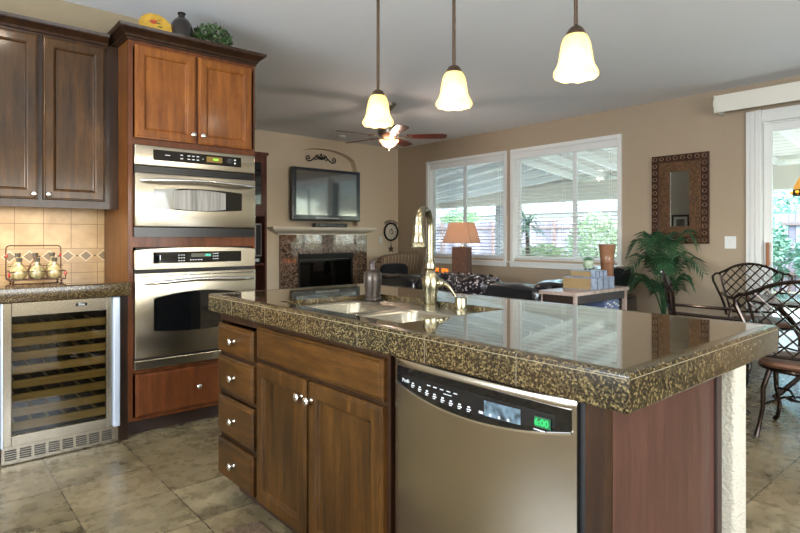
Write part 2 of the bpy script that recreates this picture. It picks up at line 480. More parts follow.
# windows
def window(n, y0, y1, mull):
    fr = B()
    o0, o1, z0, z1 = y0 - .05, y1 + .05, .878, 2.435
    for a_, c_, e_, f_ in ((o0, y0, z0, z1), (y1, o1, z0, z1), (y0, y1, WZ[1], z1)):
        fr.box(6.292, 6.325, a_, c_, e_, f_, .004)
    # jamb liner and sash
    for a_, c_, e_, f_ in ((y0, y0 + .012, WZ[0], WZ[1]), (y1 - .012, y1, WZ[0], WZ[1]), (y0, y1, WZ[1] - .012, WZ[1]), (y0, y1, WZ[0], WZ[0] + .012)):
        fr.box(6.32, 6.44, a_, c_, e_, f_)
    for a_, c_, e_, f_ in ((y0 + .012, y0 + .05, WZ[0] + .012, WZ[1] - .012), (y1 - .05, y1 - .012, WZ[0] + .012, WZ[1] - .012), (mull - .03, mull + .03, WZ[0] + .012, WZ[1] - .012),
                           (y0 + .05, mull - .03, WZ[1] - .05, WZ[1] - .012), (mull + .03, y1 - .05, WZ[1] - .05, WZ[1] - .012), (y0 + .05, mull - .03, WZ[0] + .012, WZ[0] + .05), (mull + .03, y1 - .05, WZ[0] + .012, WZ[0] + .05)):
        fr.box(6.40, 6.43, a_, c_, e_, f_, .004)
    fo = struct(fr, 'window_%d' % n, WHITE)
    B().box(6.413, 6.417, y0 + .05, y1 - .05, WZ[0] + .05, WZ[1] - .05).build('pane', GLASS, fo)
    B().box(6.262, 6.335, o0 - .02, o1 + (.0), .852, .878, .005).box(6.285, 6.322, o0, o1, .80, .852, .006).build('sill', WHITE, fo)
    # blind
    bl = thing('window_blind', None, 'blind', (6.36, (y0 + y1) / 2, WZ[1]))
    B().box(6.33, 6.392, y0 + .014, y1 - .014, WZ[1] - .085, WZ[1] - .012, .004).build('headrail', WHITE, bl)
    s = B(); z = WZ[1] - .12; rt = Matrix.Rotation(R(-8), 3, 'Y')
    while z > WZ[0] + .06:
        s.box(6.335, 6.388, y0 + .018, y1 - .018, z - .0018, z + .0018, rot=rt); z -= .0495
    s.build('slats', WHITEW, bl)
    B().box(6.335, 6.388, y0 + .018, y1 - .018, WZ[0] + .02, WZ[0] + .036, .004).build('bottom_rail', WHITEW, bl)
    cd = B()
    for f in (.08, .5, .92):
        yy = y0 + (y1 - y0) * f
        for xx in (6.335, 6.388): cd.box(xx - .0012, xx + .0012, yy - .0015, yy + .0015, WZ[0] + .03, WZ[1] - .08)
    cd.build('ladder_cord', WHITEW, bl)
    return bl


tag(window(1, *W1, 5.86), 'white horizontal slat blind in the window farther from the glass door, behind the table lamp')
tag(window(2, *W2, 3.96), 'white horizontal slat blind in the window nearer the wood framed mirror, behind the stacked books')

# sliding glass door
b = B()
for a_, c_, xo in ((1.925, 1.966, 6.285), (1.88, 1.925, 6.272), (1.828, 1.88, 6.262)):
    b.box(xo, 6.325, a_, c_, 0, 2.46, .004)
b.box(6.285, 6.325, -.48, 1.828, 2.42, 2.46, .004).box(6.272, 6.325, -.48, 1.828, 2.375, 2.42, .004).box(6.262, 6.325, -.35, 1.828, DZ, 2.375, .004).box(6.285, 6.325, -.48, -.35, 0, DZ, .004)
b.box(6.32, 6.44, 1.828, 1.84, 0, DZ).box(6.32, 6.44, -.35, -.338, 0, DZ).box(6.32, 6.44, -.35, 1.84, DZ - .012, DZ)
b.box(6.32, 6.44, -.35, 1.84, 0, .03)
dr = struct(b, 'door_1', WHITE)
for y0, y1, xx in ((.72, 1.826, 6.345), (-.335, .79, 6.395)):
    s = B()
    for a_, c_, e_, f_ in ((y0, y0 + .07, .03, DZ - .012), (y1 - .07, y1, .03, DZ - .012), (y0 + .07, y1 - .07, .03, .11), (y0 + .07, y1 - .07, DZ - .09, DZ - .012)): s.box(xx, xx + .035, a_, c_, e_, f_, .004)
    so = s.build('sliding_panel', WHITE, dr)
    B().box(xx + .016, xx + .019, y0 + .07, y1 - .07, .11, DZ - .09).build('pane', GLASS, so)
    if xx < 6.36:
        HW = mat('handle_wood', (150, 98, 60), .45)
        h = B().box(6.29, 6.315, y1 - .062, y1 - .03, .93, 1.16, .008).box(6.31, 6.346, y1 - .055, y1 - .037, .95, .975, .003).box(6.31, 6.346, y1 - .055, y1 - .037, 1.115, 1.14, .003)
        tag(h.build('handle', HW, so), 'brown wooden pull handle')
# valance above the door
prof = [(6.13, 2.634), (6.262, 2.634), (6.262, 2.46), (6.13, 2.46)]
v_ = thing('door_valance', 'long white box valance with scalloped end above the glass door', 'valance', (6.2, .9, 2.47))
VAL = mat('white_valance', (224, 222, 210), .45)
ep = [(6.075, 2.634)] + [(6.075 + .012 * sin(i / 8 * 2 * pi * 1.5) - .004, 2.634 - .163 * i / 8) for i in range(1, 8)] + [(6.09, 2.464), (6.318, 2.464), (6.318, 2.634)]
B().prism(ep, lambda u, v, w: Vector((u, 2.19 - w, v)), 0, .02).build('end_board', VAL, v_)
B().box(6.085, 6.10, -.6, 2.17, 2.462, 2.634, .004).box(6.10, 6.318, -.6, 2.17, 2.62, 2.634).build('front_board', VAL, v_)

# ================================================================ LEFT KITCHEN WALL
# backsplash
g = NT('travertine_backsplash'); xyz = g.coords()
z0b, z1b = 1.045, 1.136
inb = g.math('MULTIPLY', g.math('GREATER_THAN', xyz[2], z0b), g.math('LESS_THAN', xyz[2], z1b))
jx = g.joint(xyz[0], .462, .153, .0035)
jz = g.math('MAXIMUM', g.joint(xyz[2], 1.138, .158, .0035), g.math('LESS_THAN', g.math('ABSOLUTE', g.math('SUBTRACT', xyz[2], z0b)), .002))
jt = g.math('MULTIPLY', g.math('MAXIMUM', jx, jz), g.math('SUBTRACT', 1, inb))
n1 = g.noise(9, 5); tone = g.ramp(n1, [(.35, srgb(158, 128, 88)), (.65, srgb(182, 152, 110))])
ub = g.math('ABSOLUTE', g.math('SUBTRACT', g.math('FRACT', g.math('DIVIDE', g.math('SUBTRACT', xyz[0], .07), .1045)), .5))  # 0 centre .5 edge
vb = g.math('ABSOLUTE', g.math('DIVIDE', g.math('SUBTRACT', xyz[2], 1.0905), .0905))
dm = g.math('ADD', g.math('MULTIPLY', ub, 1.05), vb)
inn = g.math('LESS_THAN', dm, .33); ringm = g.math('MULTIPLY', g.math('LESS_THAN', dm, .41), g.math('GREATER_THAN', dm, .33))
dot = g.math('LESS_THAN', g.math('ADD', g.math('MULTIPLY', g.math('SUBTRACT', .5, ub), 1.05), vb), .07)
bt = g.mix(inn, srgb(166, 136, 96), srgb(118, 98, 72)); bt = g.mix(ringm, bt, srgb(206, 182, 146)); bt = g.mix(dot, bt, srgb(40, 28, 20))
bord = g.math('GREATER_THAN', vb, .43); bt = g.mix(bord, bt, srgb(168, 140, 104))
c = g.mix(inb, g.mix(jt, tone, srgb(112, 86, 56)), bt)
g.l(c, g.p.inputs['Base Color']); g.p.inputs['Roughness'].default_value = .35
g.bump(g.math('SUBTRACT', n1, g.math('MULTIPLY', jt, 2)), .2, .003)
struct(B().box(-.3, .964, 4.148, 4.16, .945, 1.42), 'trim_backsplash', g.m)

# base cabinet left of the cooler (mostly outside the frame)
t = thing('base_cabinet', 'sliver of cherry base cabinet left of the wine cooler, under the counter', 'cabinet', (.1, 3.85, 0))
B().box(-.30, .335, 3.60, 4.15, .1, .866).box(-.28, .335, 3.66, 4.1, 0, .1).build('body', W_FRAME, t)
B().rings(-.28, .325, .13, .85, fY(3.60), DOORP).build('door', W_DOOR, t)

# wine cooler
t = thing('wine_cooler', 'stainless steel under-counter wine cooler with wooden shelf fronts behind glass', 'wine cooler', (.625, 3.85, 0))
B().box(.342, .362, 3.625, 4.13, .1, .862).box(.892, .912, 3.625, 4.13, .1, .862).box(.342, .912, 4.10, 4.13, .1, .862).box(.342, .912, 3.625, 4.13, .84, .862).box(.342, .912, 3.625, 4.13, .1, .13).build('cabinet_shell', BLACKM, t)
GX0, GX1, GZ0, GZ1 = .388, .845, .155, .788
d = B()
d.box(.344, GX0, 3.585, 3.62, .103, .862, .003).box(GX1, .872, 3.585, 3.62, .103, .862, .003).box(GX0, GX1, 3.585, 3.62, GZ1, .862, .002).box(GX0, GX1, 3.585, 3.62, .103, GZ0, .002)
do = d.build('door', STEEL, t)
B().box(GX0, GX1, 3.600, 3.604, GZ0, GZ1).build('glass', SMOKEGLASS, do)
tag(B().box(.874, .911, 3.555, 3.622, .104, .862, .006).build('handle', mat('blue_lit_steel', (196, 208, 224), .35, .6), do), 'full height flat metal pull bar')  # blue window light put into the steel colour
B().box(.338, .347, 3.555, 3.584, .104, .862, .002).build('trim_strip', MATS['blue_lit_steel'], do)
SH = wood('beech_shelf', (128, 104, 62), (160, 134, 84), (182, 156, 104), True)
n = 8
for i in range(n):
    z = .178 + i * .0755
    sh = B().box(GX0 - .01, GX1 + .01, 3.63, 3.65, z - .010, z + .034, .002)
    for k in range(6):
        xx = .41 + k * .082; sh.box(xx, xx + .012, 3.65, 4.05, z - .004, z + .006)
    sh.build('shelf', SH, t)
gr = B().box(.344, .912, 3.60, 3.63, .004, .1, .002)
gro = gr.build('kick_grille', STEEL, t)
for k in range(8):
    x0 = .358 + k * .0665; s = B()
    for q in range(5): s.box(x0, x0 + .052, 3.5975, 3.602, .026 + q * .012, .032 + q * .012)
    s.build('vent_slot', BLACKM, gro)
lb = B().box(.685, .745, 3.5825, 3.586, .822, .838, .001).build('badge', BLACKP, do)
text('badge_text', 'Elite', .018, (.715, 3.582, .830), MARK, lb)

# left counter
t = thing('kitchen_counter', 'polished granite tile counter along the backsplash, beside the ovens', 'countertop', (.3, 3.85, .945))
B().box(-.3, .9645, 3.575, 4.148, .868, .945).build('slab', GR_CNT, t)
B().box(-.3, .9645, 3.535, 3.575, .866, .9455, .007, 3).build('edge', GR_EDGE2, t, True)

# oven tower
TX0, TX1, TY = .965, 1.785, 3.62
t = thing('oven_cabinet', 'tall cherry wood cabinet housing the double ovens', 'cabinet', (1.375, 3.86, 0))
c_ = B()
c_.box(TX0, TX0 + .02, TY, 4.158, .1, 2.42).box(TX1 - .02, TX1, TY, 4.158, .1, 2.42).box(TX0, TX1, 4.14, 4.158, .1, 2.42)
c_.box(TX0, TX1, TY, 4.158, 2.40, 2.42).box(TX0, TX1, TY, 4.158, .1, .118).box(TX0 + .02, TX1 - .02, TY + .02, 4.14, 1.79, 1.806).box(TX0 + .02, TX1 - .02, TY + .02, 4.14, .39, .405)
c_.build('carcass', wood('lit_oven_cabinet_side', (64, 36, 13), (92, 54, 20), (116, 72, 30)), t)  # orange light on the tower side put into a warmer, paler wood
c_ = B(); f = TY
c_.box(TX0, .992, f - .02, f, .1, 2.42).box(1.772, TX1, f - .02, f, .1, 2.42).box(.992, 1.772, f - .02, f, 1.772, 1.82).box(.992, 1.772, f - .02, f, 2.36, 2.42).box(.992, 1.772, f - .02, f, 1.15, 1.215).box(.992, 1.772, f - .02, f, .385, .412).box(.992, 1.772, f - .02, f, .1, .12).box(1.362, 1.388, f - .02, f, 1.82, 2.36)
c_.build('face_frame', W_RED, t)
B().box(TX0 + .01, TX1 - .01, TY + .06, 4.1, 0, .1).build('toe_kick', DARKWOOD, t)
B().box(.9125, TX0 - .0005, 3.60, 3.64, .0, .864).build('filler_strip', W_FRAME, t)
W_HI = wood('lit_cherry', (78, 43, 14), (110, 63, 22), (136, 83, 33))  # lit copy of the cherry, light on the oven doors put into its tone
for x0, x1, kx in ((1.0, 1.366, 1.345), (1.384, 1.755, 1.408)):
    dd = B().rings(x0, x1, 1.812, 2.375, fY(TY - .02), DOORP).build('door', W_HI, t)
    knob(dd, (kx, TY - .042, 1.865))
dd = B().rings(1.004, 1.757, .122, .382, fY(TY - .02), DRAWP).build('drawer', W_RED, t)
knob(dd, (1.382, TY - .042, .254))
# crown moulding
def crown(b, pts, z0, z1, out, depth=None):
    """pts: polyline at cabinet face (x,y) with outward normals handled by caller; mitred sweep"""
    prof = [(0, 0), (.010, 0), (.010, .012), (.018, .016), (.024, .028), (.05, .05), (.058, .052), (.062, .06), (.066, .075), (0, .075)]
    sc = (z1 - z0) / .075; so = out / .066
    rows = []
    bm = bmesh.new()
    for (x, y, nx, ny) in pts:
        rows.append([bm.verts.new((x + nx * p * so, y + ny * p * so, z0 + q * sc)) for p, q in prof])
    for a_, c2 in zip(rows, rows[1:]):
        for i in range(len(prof) - 1): bm.faces.new((a_[i], a_[i + 1], c2[i + 1], c2[i]))
        bm.faces.new((a_[-1], a_[0], c2[0], c2[-1]))
    bm.faces.new(rows[0]); bm.faces.new(rows[-1])
    bmesh.ops.recalc_face_normals(bm, faces=bm.faces[:])
    b._take(bm)


b = B(); crown(b, [(TX0, 4.156, -1, 0), (TX0, TY - .02, -1, -1), (TX1, TY - .02, 1, -1), (TX1, 4.156, 1, 0)], 2.40, 2.478, .062)
b.build('crown_moulding', W_FRAME, t)

# upper cabinets
UX0, UY = -.2, 3.81
t = thing('upper_cabinet', 'cherry wood wall cabinet with two doors above the tiled backsplash', 'cabinet', (.4, 4.0, 1.41))
B().box(UX0, TX0 - .0005, UY, 4.158, 1.425, 2.398).box(UX0, TX0 - .0005, UY, UY + .02, 1.385, 1.425).build('carcass', W_FRAME, t)
for x0, x1, kx in ((.12, .536, .515), (.56, .885, .585), (-.19, .108, .1)):
    if x0 < 0:
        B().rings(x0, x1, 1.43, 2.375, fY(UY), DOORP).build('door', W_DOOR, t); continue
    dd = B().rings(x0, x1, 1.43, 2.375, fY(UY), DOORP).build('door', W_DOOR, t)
    knob(dd, (kx, UY - .022, 1.458))
b = B(); crown(b, [(UX0, UY, 0, -1), (TX0 - .064, UY, 0, -1)], 2.375, 2.452, .062)
b.build('crown_moulding', W_FRAME, t)
LED = mat('undercabinet_lamp', (255, 246, 220), .4, emit=(255, 226, 170), estr=5)
t = thing('undercabinet_light', 'slim white strip light glowing under the wall cabinet', 'light', (.4, 3.93, 1.41))
B().box(.0, .72, 3.87, 3.93, 1.402, 1.4245, .003).build('housing', WHITE, t)
B().box(.02, .70, 3.875, 3.925, 1.396, 1.402).build('diffuser', LED, t)
light('undercabinet_glow', 'AREA', (.36, 3.9, 1.39), 1.5, (1, .84, .62), .66, .05)

# ovens
def arch_poly(x0, x1, z0, z1, top, bot, n=16):
    p = [(x0 + (x1 - x0) * i / n, z0 - bot * (1 - (2 * i / n - 1) ** 2)) for i in range(n + 1)]
    p += [(x1 - (x1 - x0) * i / n, z1 + top * (1 - (2 * i / n - 1) ** 2)) for i in range(n + 1)]
    return p


def bow_handle(parent, x0, x1, z, y0, out, dz=0, r=.011):
    pts = []
    for i in range(25):
        s_ = i / 24; q = sin(pi * s_)
        pts.append((x0 + (x1 - x0) * s_, y0 - .012 - out * min(1, q * 1.7) ** .5, z + dz * (q ** 2)))
    rr = [r * (.75 + .25 * min(1, sin(pi * i / 24) * 3)) for i in range(25)]
    return B().tube(pts, rr, 12).build('handle', CHROME, parent, True)


def oven_marks(parent, x0, x1, z0, z1, cells, y):
    s = B()
    for (u, v, wd, hh) in cells:
        xx = x0 + (x1 - x0) * u; zz = z0 + (z1 - z0) * v
        s.box(xx - wd / 2, xx + wd / 2, y - .0008, y, zz - hh / 2, zz + hh / 2)
    return s.build('printed_marks', MARK, parent)


OX0, OX1, OY = .993, 1.771, TY - .021
t = thing('microwave_oven', 'stainless built-in microwave oven, the upper one of the pair', 'oven', (1.382, 3.85, 1.212))
B().box(1.01, 1.75, OY + .001, 4.05, 1.228, 1.768).build('housing', BLACKM, t)
cp = B().box(OX0, OX1, OY - .032, OY, 1.645, 1.771, .008, 3).build('control_panel', STEEL, t, True)
B().box(1.099, 1.669, OY - .034, OY - .031, 1.683, 1.748, .001).build('display_panel', BLACKG, cp)
oven_marks(cp, 1.099, 1.669, 1.683, 1.748, [(.15, .55, .03, .004)] + [(.30 + .05 * i + (.03 if i else 0), v, .016, .006) for i in range(4) for v in (.35, .68)] + [(.92, .35, .012, .01), (.92, .68, .012, .01), (.54, .5, .01, .004)], OY - .0345)
B().box(1.43, 1.535, OY - .0352, OY - .034, 1.70, 1.735).build('clock_display', AMBER, cp)
text('clock_digits', '10:26', .017, (1.49, OY - .0356, 1.719), mat('lime_digits', (120, 220, 60), .4, emit=(130, 255, 70), estr=1.5), cp)
B().lathe([(.0001, 0), (.022, 0), (.02, .008), (.0001, .009)], (1.59, OY - .034, 1.716), 24, axis=Matrix.Rotation(R(90), 3, 'X')).build('dial', BLACKP, cp, True)
B().lathe([(.0001, 0), (.0045, 0), (.0001, .0015)], (1.03, OY - .032, 1.70), 12, axis=Matrix.Rotation(R(90), 3, 'X')).build('emblem', BLACKP, cp)
text('logo_text', 'Profile', .009, (1.052, OY - .0326, 1.70), BLACKP, cp)
s = B().box(OX0 + .004, OX1 - .004, OY - .012, OY, 1.604, 1.645)
for k in range(3): s.box(OX0 + .004, OX1 - .004, OY - .026, OY - .01, 1.608 + k * .012, 1.612 + k * .012)
s.build('vent', BLACKP, t)
dd = B().box(OX0, OX1, OY - .042, OY, 1.272, 1.602, .008, 3).build('door', STEEL, t, True)
B().prism(arch_poly(1.099, 1.669, 1.39, 1.505, .014, .014), fY(OY - .042), -.002, .0015).build('window', BLACKG, dd)
MESHW = mat('oven_window_screen', (118, 116, 112), .35, noise=.5, scale=9, stretch=(6, 6, .2))
B().prism(arch_poly(1.215, 1.555, 1.392, 1.500, .012, .012), fY(OY - .0436), 0, .0006).build('window_screen', MESHW, dd)
bow_handle(dd, 1.025, 1.75, 1.553, OY - .042, .04, .012)
s = B().box(OX0, OX1, OY - .012, OY, 1.213, 1.270)
for k in range(4): s.box(OX0, OX1, OY - .03, OY - .01, 1.217 + k * .0135, 1.2235 + k * .0135)
s.build('lower_vent', BLACKP, t)

t = thing('wall_oven', 'stainless built-in wall oven below the microwave oven, above a wood drawer', 'oven', (1.382, 3.85, .412))
B().box(1.01, 1.75, OY + .001, 4.05, .414, 1.146).build('housing', BLACKM, t)
pts = [(OX0, 1.016), (OX1, 1.016), (OX1, 1.128)] + [(OX1 - (OX1 - OX0) * i / 16, 1.130 + .017 * sin(pi * i / 16) ** .6) for i in range(17)] + [(OX0, 1.128)]
cp = B().prism(pts, fY(OY), 0, .034, .003).build('control_panel', STEEL, t, True)
B().box(1.099, 1.669, OY - .036, OY - .033, 1.050, 1.120, .001).build('display_panel', BLACKG, cp)
cells = [(.27 + .028 * i, v, .009, .005) for i in range(3) for v in (.2, .45, .7)] + [(.40 + .03 * i, .25, .01, .006) for i in range(5)] + [(.66 + .025 * i, v, .009, .005) for i in range(3) for v in (.3, .55, .8)] + [(.07, .5, .006, .03)]
oven_marks(cp, 1.099, 1.669, 1.050, 1.120, cells, OY - .0365)
B().box(1.33, 1.46, OY - .0372, OY - .036, 1.085, 1.108).build('clock_display', mat('dim_lcd', (60, 62, 44), .4), cp)
text('clock_digits', '10:26', .017, (1.438, OY - .0378, 1.0965), TEAL, cp)
B().lathe([(.0001, 0), (.0045, 0), (.0001, .0015)], (1.03, OY - .034, 1.052), 12, axis=Matrix.Rotation(R(90), 3, 'X')).build('emblem', BLACKP, cp)
text('logo_text', 'Profile', .009, (1.052, OY - .0346, 1.052), BLACKP, cp)
B().box(OX0 + .003, OX1 - .003, OY - .01, OY, .995, 1.016).build('gap_vent', BLACKM, t)
dd = B().box(OX0, OX1, OY - .042, OY, .480, .995, .006, 3).build('door', STEEL, t, True)
for k in range(5):
    B().box(1.015 + k * .15, 1.015 + k * .15 + .138, OY - .0432, OY - .041, .972, .977).build('door_slot', BLACKM, dd)
B().prism(arch_poly(1.099, 1.680, .640, .838, .035, .018), fY(OY - .042), -.002, .0015).build('window', BLACKG, dd)
bow_handle(dd, 1.03, 1.745, .935, OY - .042, .042, .012, .0125)
B().box(OX0 + .003, OX1 - .003, OY - .01, OY, .466, .480).build('lower_gap', BLACKM, t)
B().box(OX0, OX1, OY - .03, OY, .412, .466, .004).build('bottom_trim', STEEL, t)

# objects on top of the oven cabinet
YEL = mat('yellow_glaze', (188, 150, 56), .3, noise=.25, scale=25)
TOPZ = 2.42
t = thing('decorative_plate', 'yellow glazed plate with red fruit motif leaning on the oven cabinet top', 'plate', (1.16, 3.70, TOPZ))
M = Matrix.Rotation(R(74), 3, 'X')
B().lathe([(.0001, 0), (.06, .002), (.104, .014), (.106, .016), (.104, .018), (.06, .007), (.0001, .005)], (1.155, 3.70, TOPZ + .107), 40, axis=M).build('dish', YEL, t, True)
RED = mat('red_fruit_glaze', (170, 62, 40), .3, noise=.4, scale=40)
GRN = mat('green_leaf_glaze', (96, 100, 40), .3)
nrm = M @ Vector((0, 0, 1)); up = M @ Vector((0, 1, 0)); cpl = Vector((1.155, 3.70, TOPZ + .107))
B().lathe([(.0001, 0), (.024, .0006), (.026, -.002)], cpl + nrm * .008 + Vector((-.01, 0, 0)) + up * .062, 20, axis=M).build('fruit_motif', RED, t, True)
s = B()
for k in range(5):
    a = .4 + k * .9; s.puff(cpl + nrm * .009 + Vector((.03 * cos(a) + .045, 0, 0)) + up * (.045 + .03 * sin(a)), (.034, .004, .010), 1, 10, 6)
s.build('leaf_motif', GRN, t, True)
CER = mat('black_ceramic', (26, 20, 18), .12, coat=.6)
o = B().lathe([(.0001, 0), (.045, 0), (.058, .03), (.069, .09), (.070, .15), (.062, .185), (.042, .212), (.024, .224), (.020, .240), (.026, .250), (.025, .256), (.016, .25), (.0001, .24)], (1.318, 3.70, TOPZ), 32).build('ceramic_jug', CER, None, True)
tag(o, 'round black glazed jug with short neck on the oven cabinet top', 'jug')


def leafcloud(b, n, c, rad, size, seed=1, shell=.5, aspect=.6, zmin=None):
    rnd = random.Random(seed)
    for _ in range(n):
        while True:
            p = Vector((rnd.uniform(-1, 1), rnd.uniform(-1, 1), rnd.uniform(-1, 1)))
            if shell < p.length < 1: break
        q = Vector((c[0] + p.x * rad[0], c[1] + p.y * rad[1], c[2] + p.z * rad[2]))
        if zmin is not None and q.z < zmin + size: q.z = zmin + size
        d = (p + Vector((rnd.uniform(-1, 1), rnd.uniform(-1, 1), rnd.uniform(-.8, 1)))).normalized()
        s_ = d.cross(Vector((rnd.uniform(-1, 1), rnd.uniform(-1, 1), rnd.uniform(-1, 1)))).normalized() * size * aspect * .5
        L = size * rnd.uniform(.7, 1.2); nn = d.cross(s_).normalized() * size * .12
        b.quad(q, q + d * L * .5 + s_ + nn, q + d * L, q + d * L * .5 - s_ + nn)
    return b


t = thing('potted_ivy', 'small bushy green ivy plant at the right end of the oven cabinet top', 'plant', (1.535, 3.72, TOPZ))
B().lathe([(.0001, 0), (.045, 0), (.06, .08), (.056, .08), (.05, .07), (.0001, .07)], (1.535, 3.72, TOPZ), 20).build('pot', mat('terracotta_pot', (110, 78, 54), .8), t, True)
leafcloud(B(), 620, (1.53, 3.72, TOPZ + .12), (.13, .12, .11), .03, 3, .3, .8, TOPZ + .005).build('foliage', LEAF2, t)

# wire rack with six oil bottles
RX0, RX1, RY0, RY1, RZ = .405, .685, 3.86, 4.0, .946
t = thing('bottle_rack', 'dark wire rack with red beads on the granite counter by the backsplash', 'rack', (.545, 3.93, .945))
WIRE = mat('rusty_wire', (72, 46, 32), .4, .6)
s = B()
def rr(x0, x1, z0, z1, y, r=.02):
    p = []
    for cx_, cz_, a0 in ((x1 - r, z0 + r, -90), (x1 - r, z1 - r, 0), (x0 + r, z1 - r, 90), (x0 + r, z0 + r, 180)):
        for k in range(5): p.append((cx_ + r * cos(R(a0 + 22.5 * k)), y, cz_ + r * sin(R(a0 + 22.5 * k))))
    return p
s.tube(rr(RX0, RX1, RZ + .014, RZ + .215, RY1 + .005), .0035, 6, True)
for zz in (RZ + .016, RZ + .065): s.tube([(RX0, RY0, zz), (RX1, RY0, zz), (RX1, RY1, zz), (RX0, RY1, zz)], .003, 6, True)
for zz in (RZ + .095,): s.tube([(RX0, RY1 - .06, zz), (RX1, RY1 - .06, zz)], .0025, 6)
for xx in (RX0, RX1):
    s.tube([(xx, RY0, RZ + .016), (xx, RY0, RZ + .065)], .003, 6); s.tube([(xx, RY1, RZ + .016), (xx, RY1, RZ + .10)], .003, 6)
for k in range(1, 8): s.tube([(RX0 + (RX1 - RX0) * k / 8, RY0, RZ + .016), (RX0 + (RX1 - RX0) * k / 8, RY1 + .005, RZ + .016)], .002, 5)
for k in range(2): xx = RX0 + (RX1 - RX0) * (k + 1) / 3; s.tube([(xx, RY0, RZ + .016), (xx, RY0, RZ + .065)], .002, 5)
s.build('wire_frame', WIRE, t, True)
for xx, yy in ((RX0 + .02, RY0 + .01), (RX1 - .02, RY0 + .01), (RX0 + .02, RY1 - .01), (RX1 - .02, RY1 - .01)):
    B().lathe([(.0001, 0), (.005, .001), (.007, .007), (.004, .014), (.0001, .015)], (xx, yy, .9452), 10).build('foot', WIRE, t, True)
REDB = mat('red_glass_bead', (170, 34, 24), .15, coat=.5)
for xx, yy, zz in ((RX0, RY0, RZ + .05), (RX1, RY0, RZ + .05), (RX0 + .002, RY1 + .005, RZ + .155), (RX1 - .002, RY1 + .005, RZ + .155)):
    B().puff((xx, yy, zz), (.014, .014, .028), 1, 12, 8).build('bead', REDB, t, True)
OIL = [mat('pale_oil_bottle', (168, 150, 104), .08, coat=1, noise=.35, scale=45), mat('herb_bottle', (150, 138, 96), .08, coat=1, noise=.5, scale=55), mat('dark_oil_bottle', (112, 78, 52), .08, coat=1, noise=.3, scale=45)]
CORK = mat('dark_cork', (74, 66, 52), .7)
names = [['leftmost in the front row', 'in the middle of the front row', 'rightmost in the front row'], ['leftmost in the back row', 'in the middle of the back row', 'rightmost in the back row']]
for row in (1, 0):
    for k in range(3):
        x = RX0 + .052 + k * .088; y = RY0 + .034 + row * .068; z = .9672 + .0
        mi = 2 if (row == 1 and k == 1) else (k + row) % 2
        t = thing('oil_bottle', ('dark brown' if mi == 2 else 'pale yellow') + ' round flask bottle, ' + names[row][k] + ' of the wire rack', 'bottle', (x, y, z), 'round flask bottles in the wire rack')
        up_ = .028 * row
        if row:
            pr_ = [(.0001, 0), (.028, 0), (.037, .02), (.040, .048), (.032, .078), (.018, .094), (.011, .102), (.011, .122), (.014, .124), (.014, .128), (.0001, .128)]
        else:
            pr_ = [(.0001, 0), (.02, 0), (.035, .014), (.041, .036), (.036, .058), (.022, .074), (.012, .082), (.011, .094), (.014, .096), (.014, .100), (.0001, .100)]
        h = pr_[-1][1]
        B().lathe(pr_, (x, y, z), 24).build('flask', OIL[mi], t, True)
        B().lathe([(.0001, 0), (.0135, 0), (.016, .022), (.0001, .023)], (x, y, z + h), 14).build('stopper', CORK, t, True)

# ================================================================ ISLAND
FXI = 1.09
# drawer stack
t = thing('drawer_cabinet', 'narrow island cabinet with a stack of four cherry drawers', 'cabinet', (1.38, 2.36, 0))
Y0, Y1 = 2.163, 2.55
B().box(FXI + .0, 1.70, Y0 + .001, Y0 + .019, .1, .866).box(FXI, 1.70, Y1 - .018, Y1, .1, .866).box(FXI + .02, 1.70, Y0 + .019, Y1 - .018, .1, .118).box(1.685, 1.70, Y0 + .019, Y1 - .018, .118, .866).build('carcass', W_FRAME, t)
B().box(FXI, FXI + .02, Y0 + .019, Y1 - .018, .825, .866).box(FXI, FXI + .02, Y0 + .019, Y1 - .018, .1, .118).box(FXI + .002, FXI + .02, Y0 + .019, Y1 - .018, .66, .68).box(FXI + .002, FXI + .02, Y0 + .019, Y1 - .018, .485, .505).box(FXI + .002, FXI + .02, Y0 + .019, Y1 - .018, .28, .30).build('face_frame', W_FRAME, t)
B().box(FXI + .085, 1.68, Y0 + .002, Y1 - .02, 0, .1).build('toe_kick', DARKWOOD, t)
for z0, z1 in ((.684, .812), (.507, .664), (.309, .481), (.114, .283)):
    dd = B().rings(Y0 + .022, Y1 - .012, z0, z1, fX(FXI), DRAWP).build('drawer', W_DOORH, t)
    knob(dd, (FXI - .021, (Y0 + Y1) / 2, (z0 + z1) / 2), '-X')
# sink base
t = thing('sink_cabinet', 'island sink cabinet with wide false drawer above two cherry doors', 'cabinet', (1.38, 1.73, 0))
Y0, Y1 = 1.30, 2.162
B().box(FXI, 1.70, Y0, Y0 + .018, .1, .866).box(FXI, 1.70, Y1 - .018, Y1, .1, .866).box(FXI + .02, 1.70, Y0 + .018, Y1 - .018, .1, .118).box(1.685, 1.70, Y0 + .018, Y1 - .018, .118, .866).build('carcass', W_FRAME, t)
B().box(FXI, FXI + .02, Y0 + .018, Y1 - .018, .838, .866).box(FXI + .001, FXI + .02, Y0 + .018, Y1 - .018, .688, .712).box(FXI, FXI + .02, Y0 + .018, Y1 - .018, .1, .112).box(FXI + .001, FXI + .02, 1.735, 1.765, .112, .69).build('face_frame', W_FRAME, t)
B().box(FXI + .085, 1.68, Y0 + .002, Y1 - .001, 0, .1).build('toe_kick', DARKWOOD, t)
B().rings(Y0 + .018, Y1 - .015, .708, .840, fX(FXI), DRAWP).build('false_drawer', W_DOORH, t)
for y0, y1, ky in ((1.757, 2.147, 1.783), (1.318, 1.743, 1.717)):
    dd = B().rings(y0, y1, .115, .692, fX(FXI), DOORP).build('door', W_DOOR, t)
    knob(dd, (FXI - .021, ky, .628), '-X')
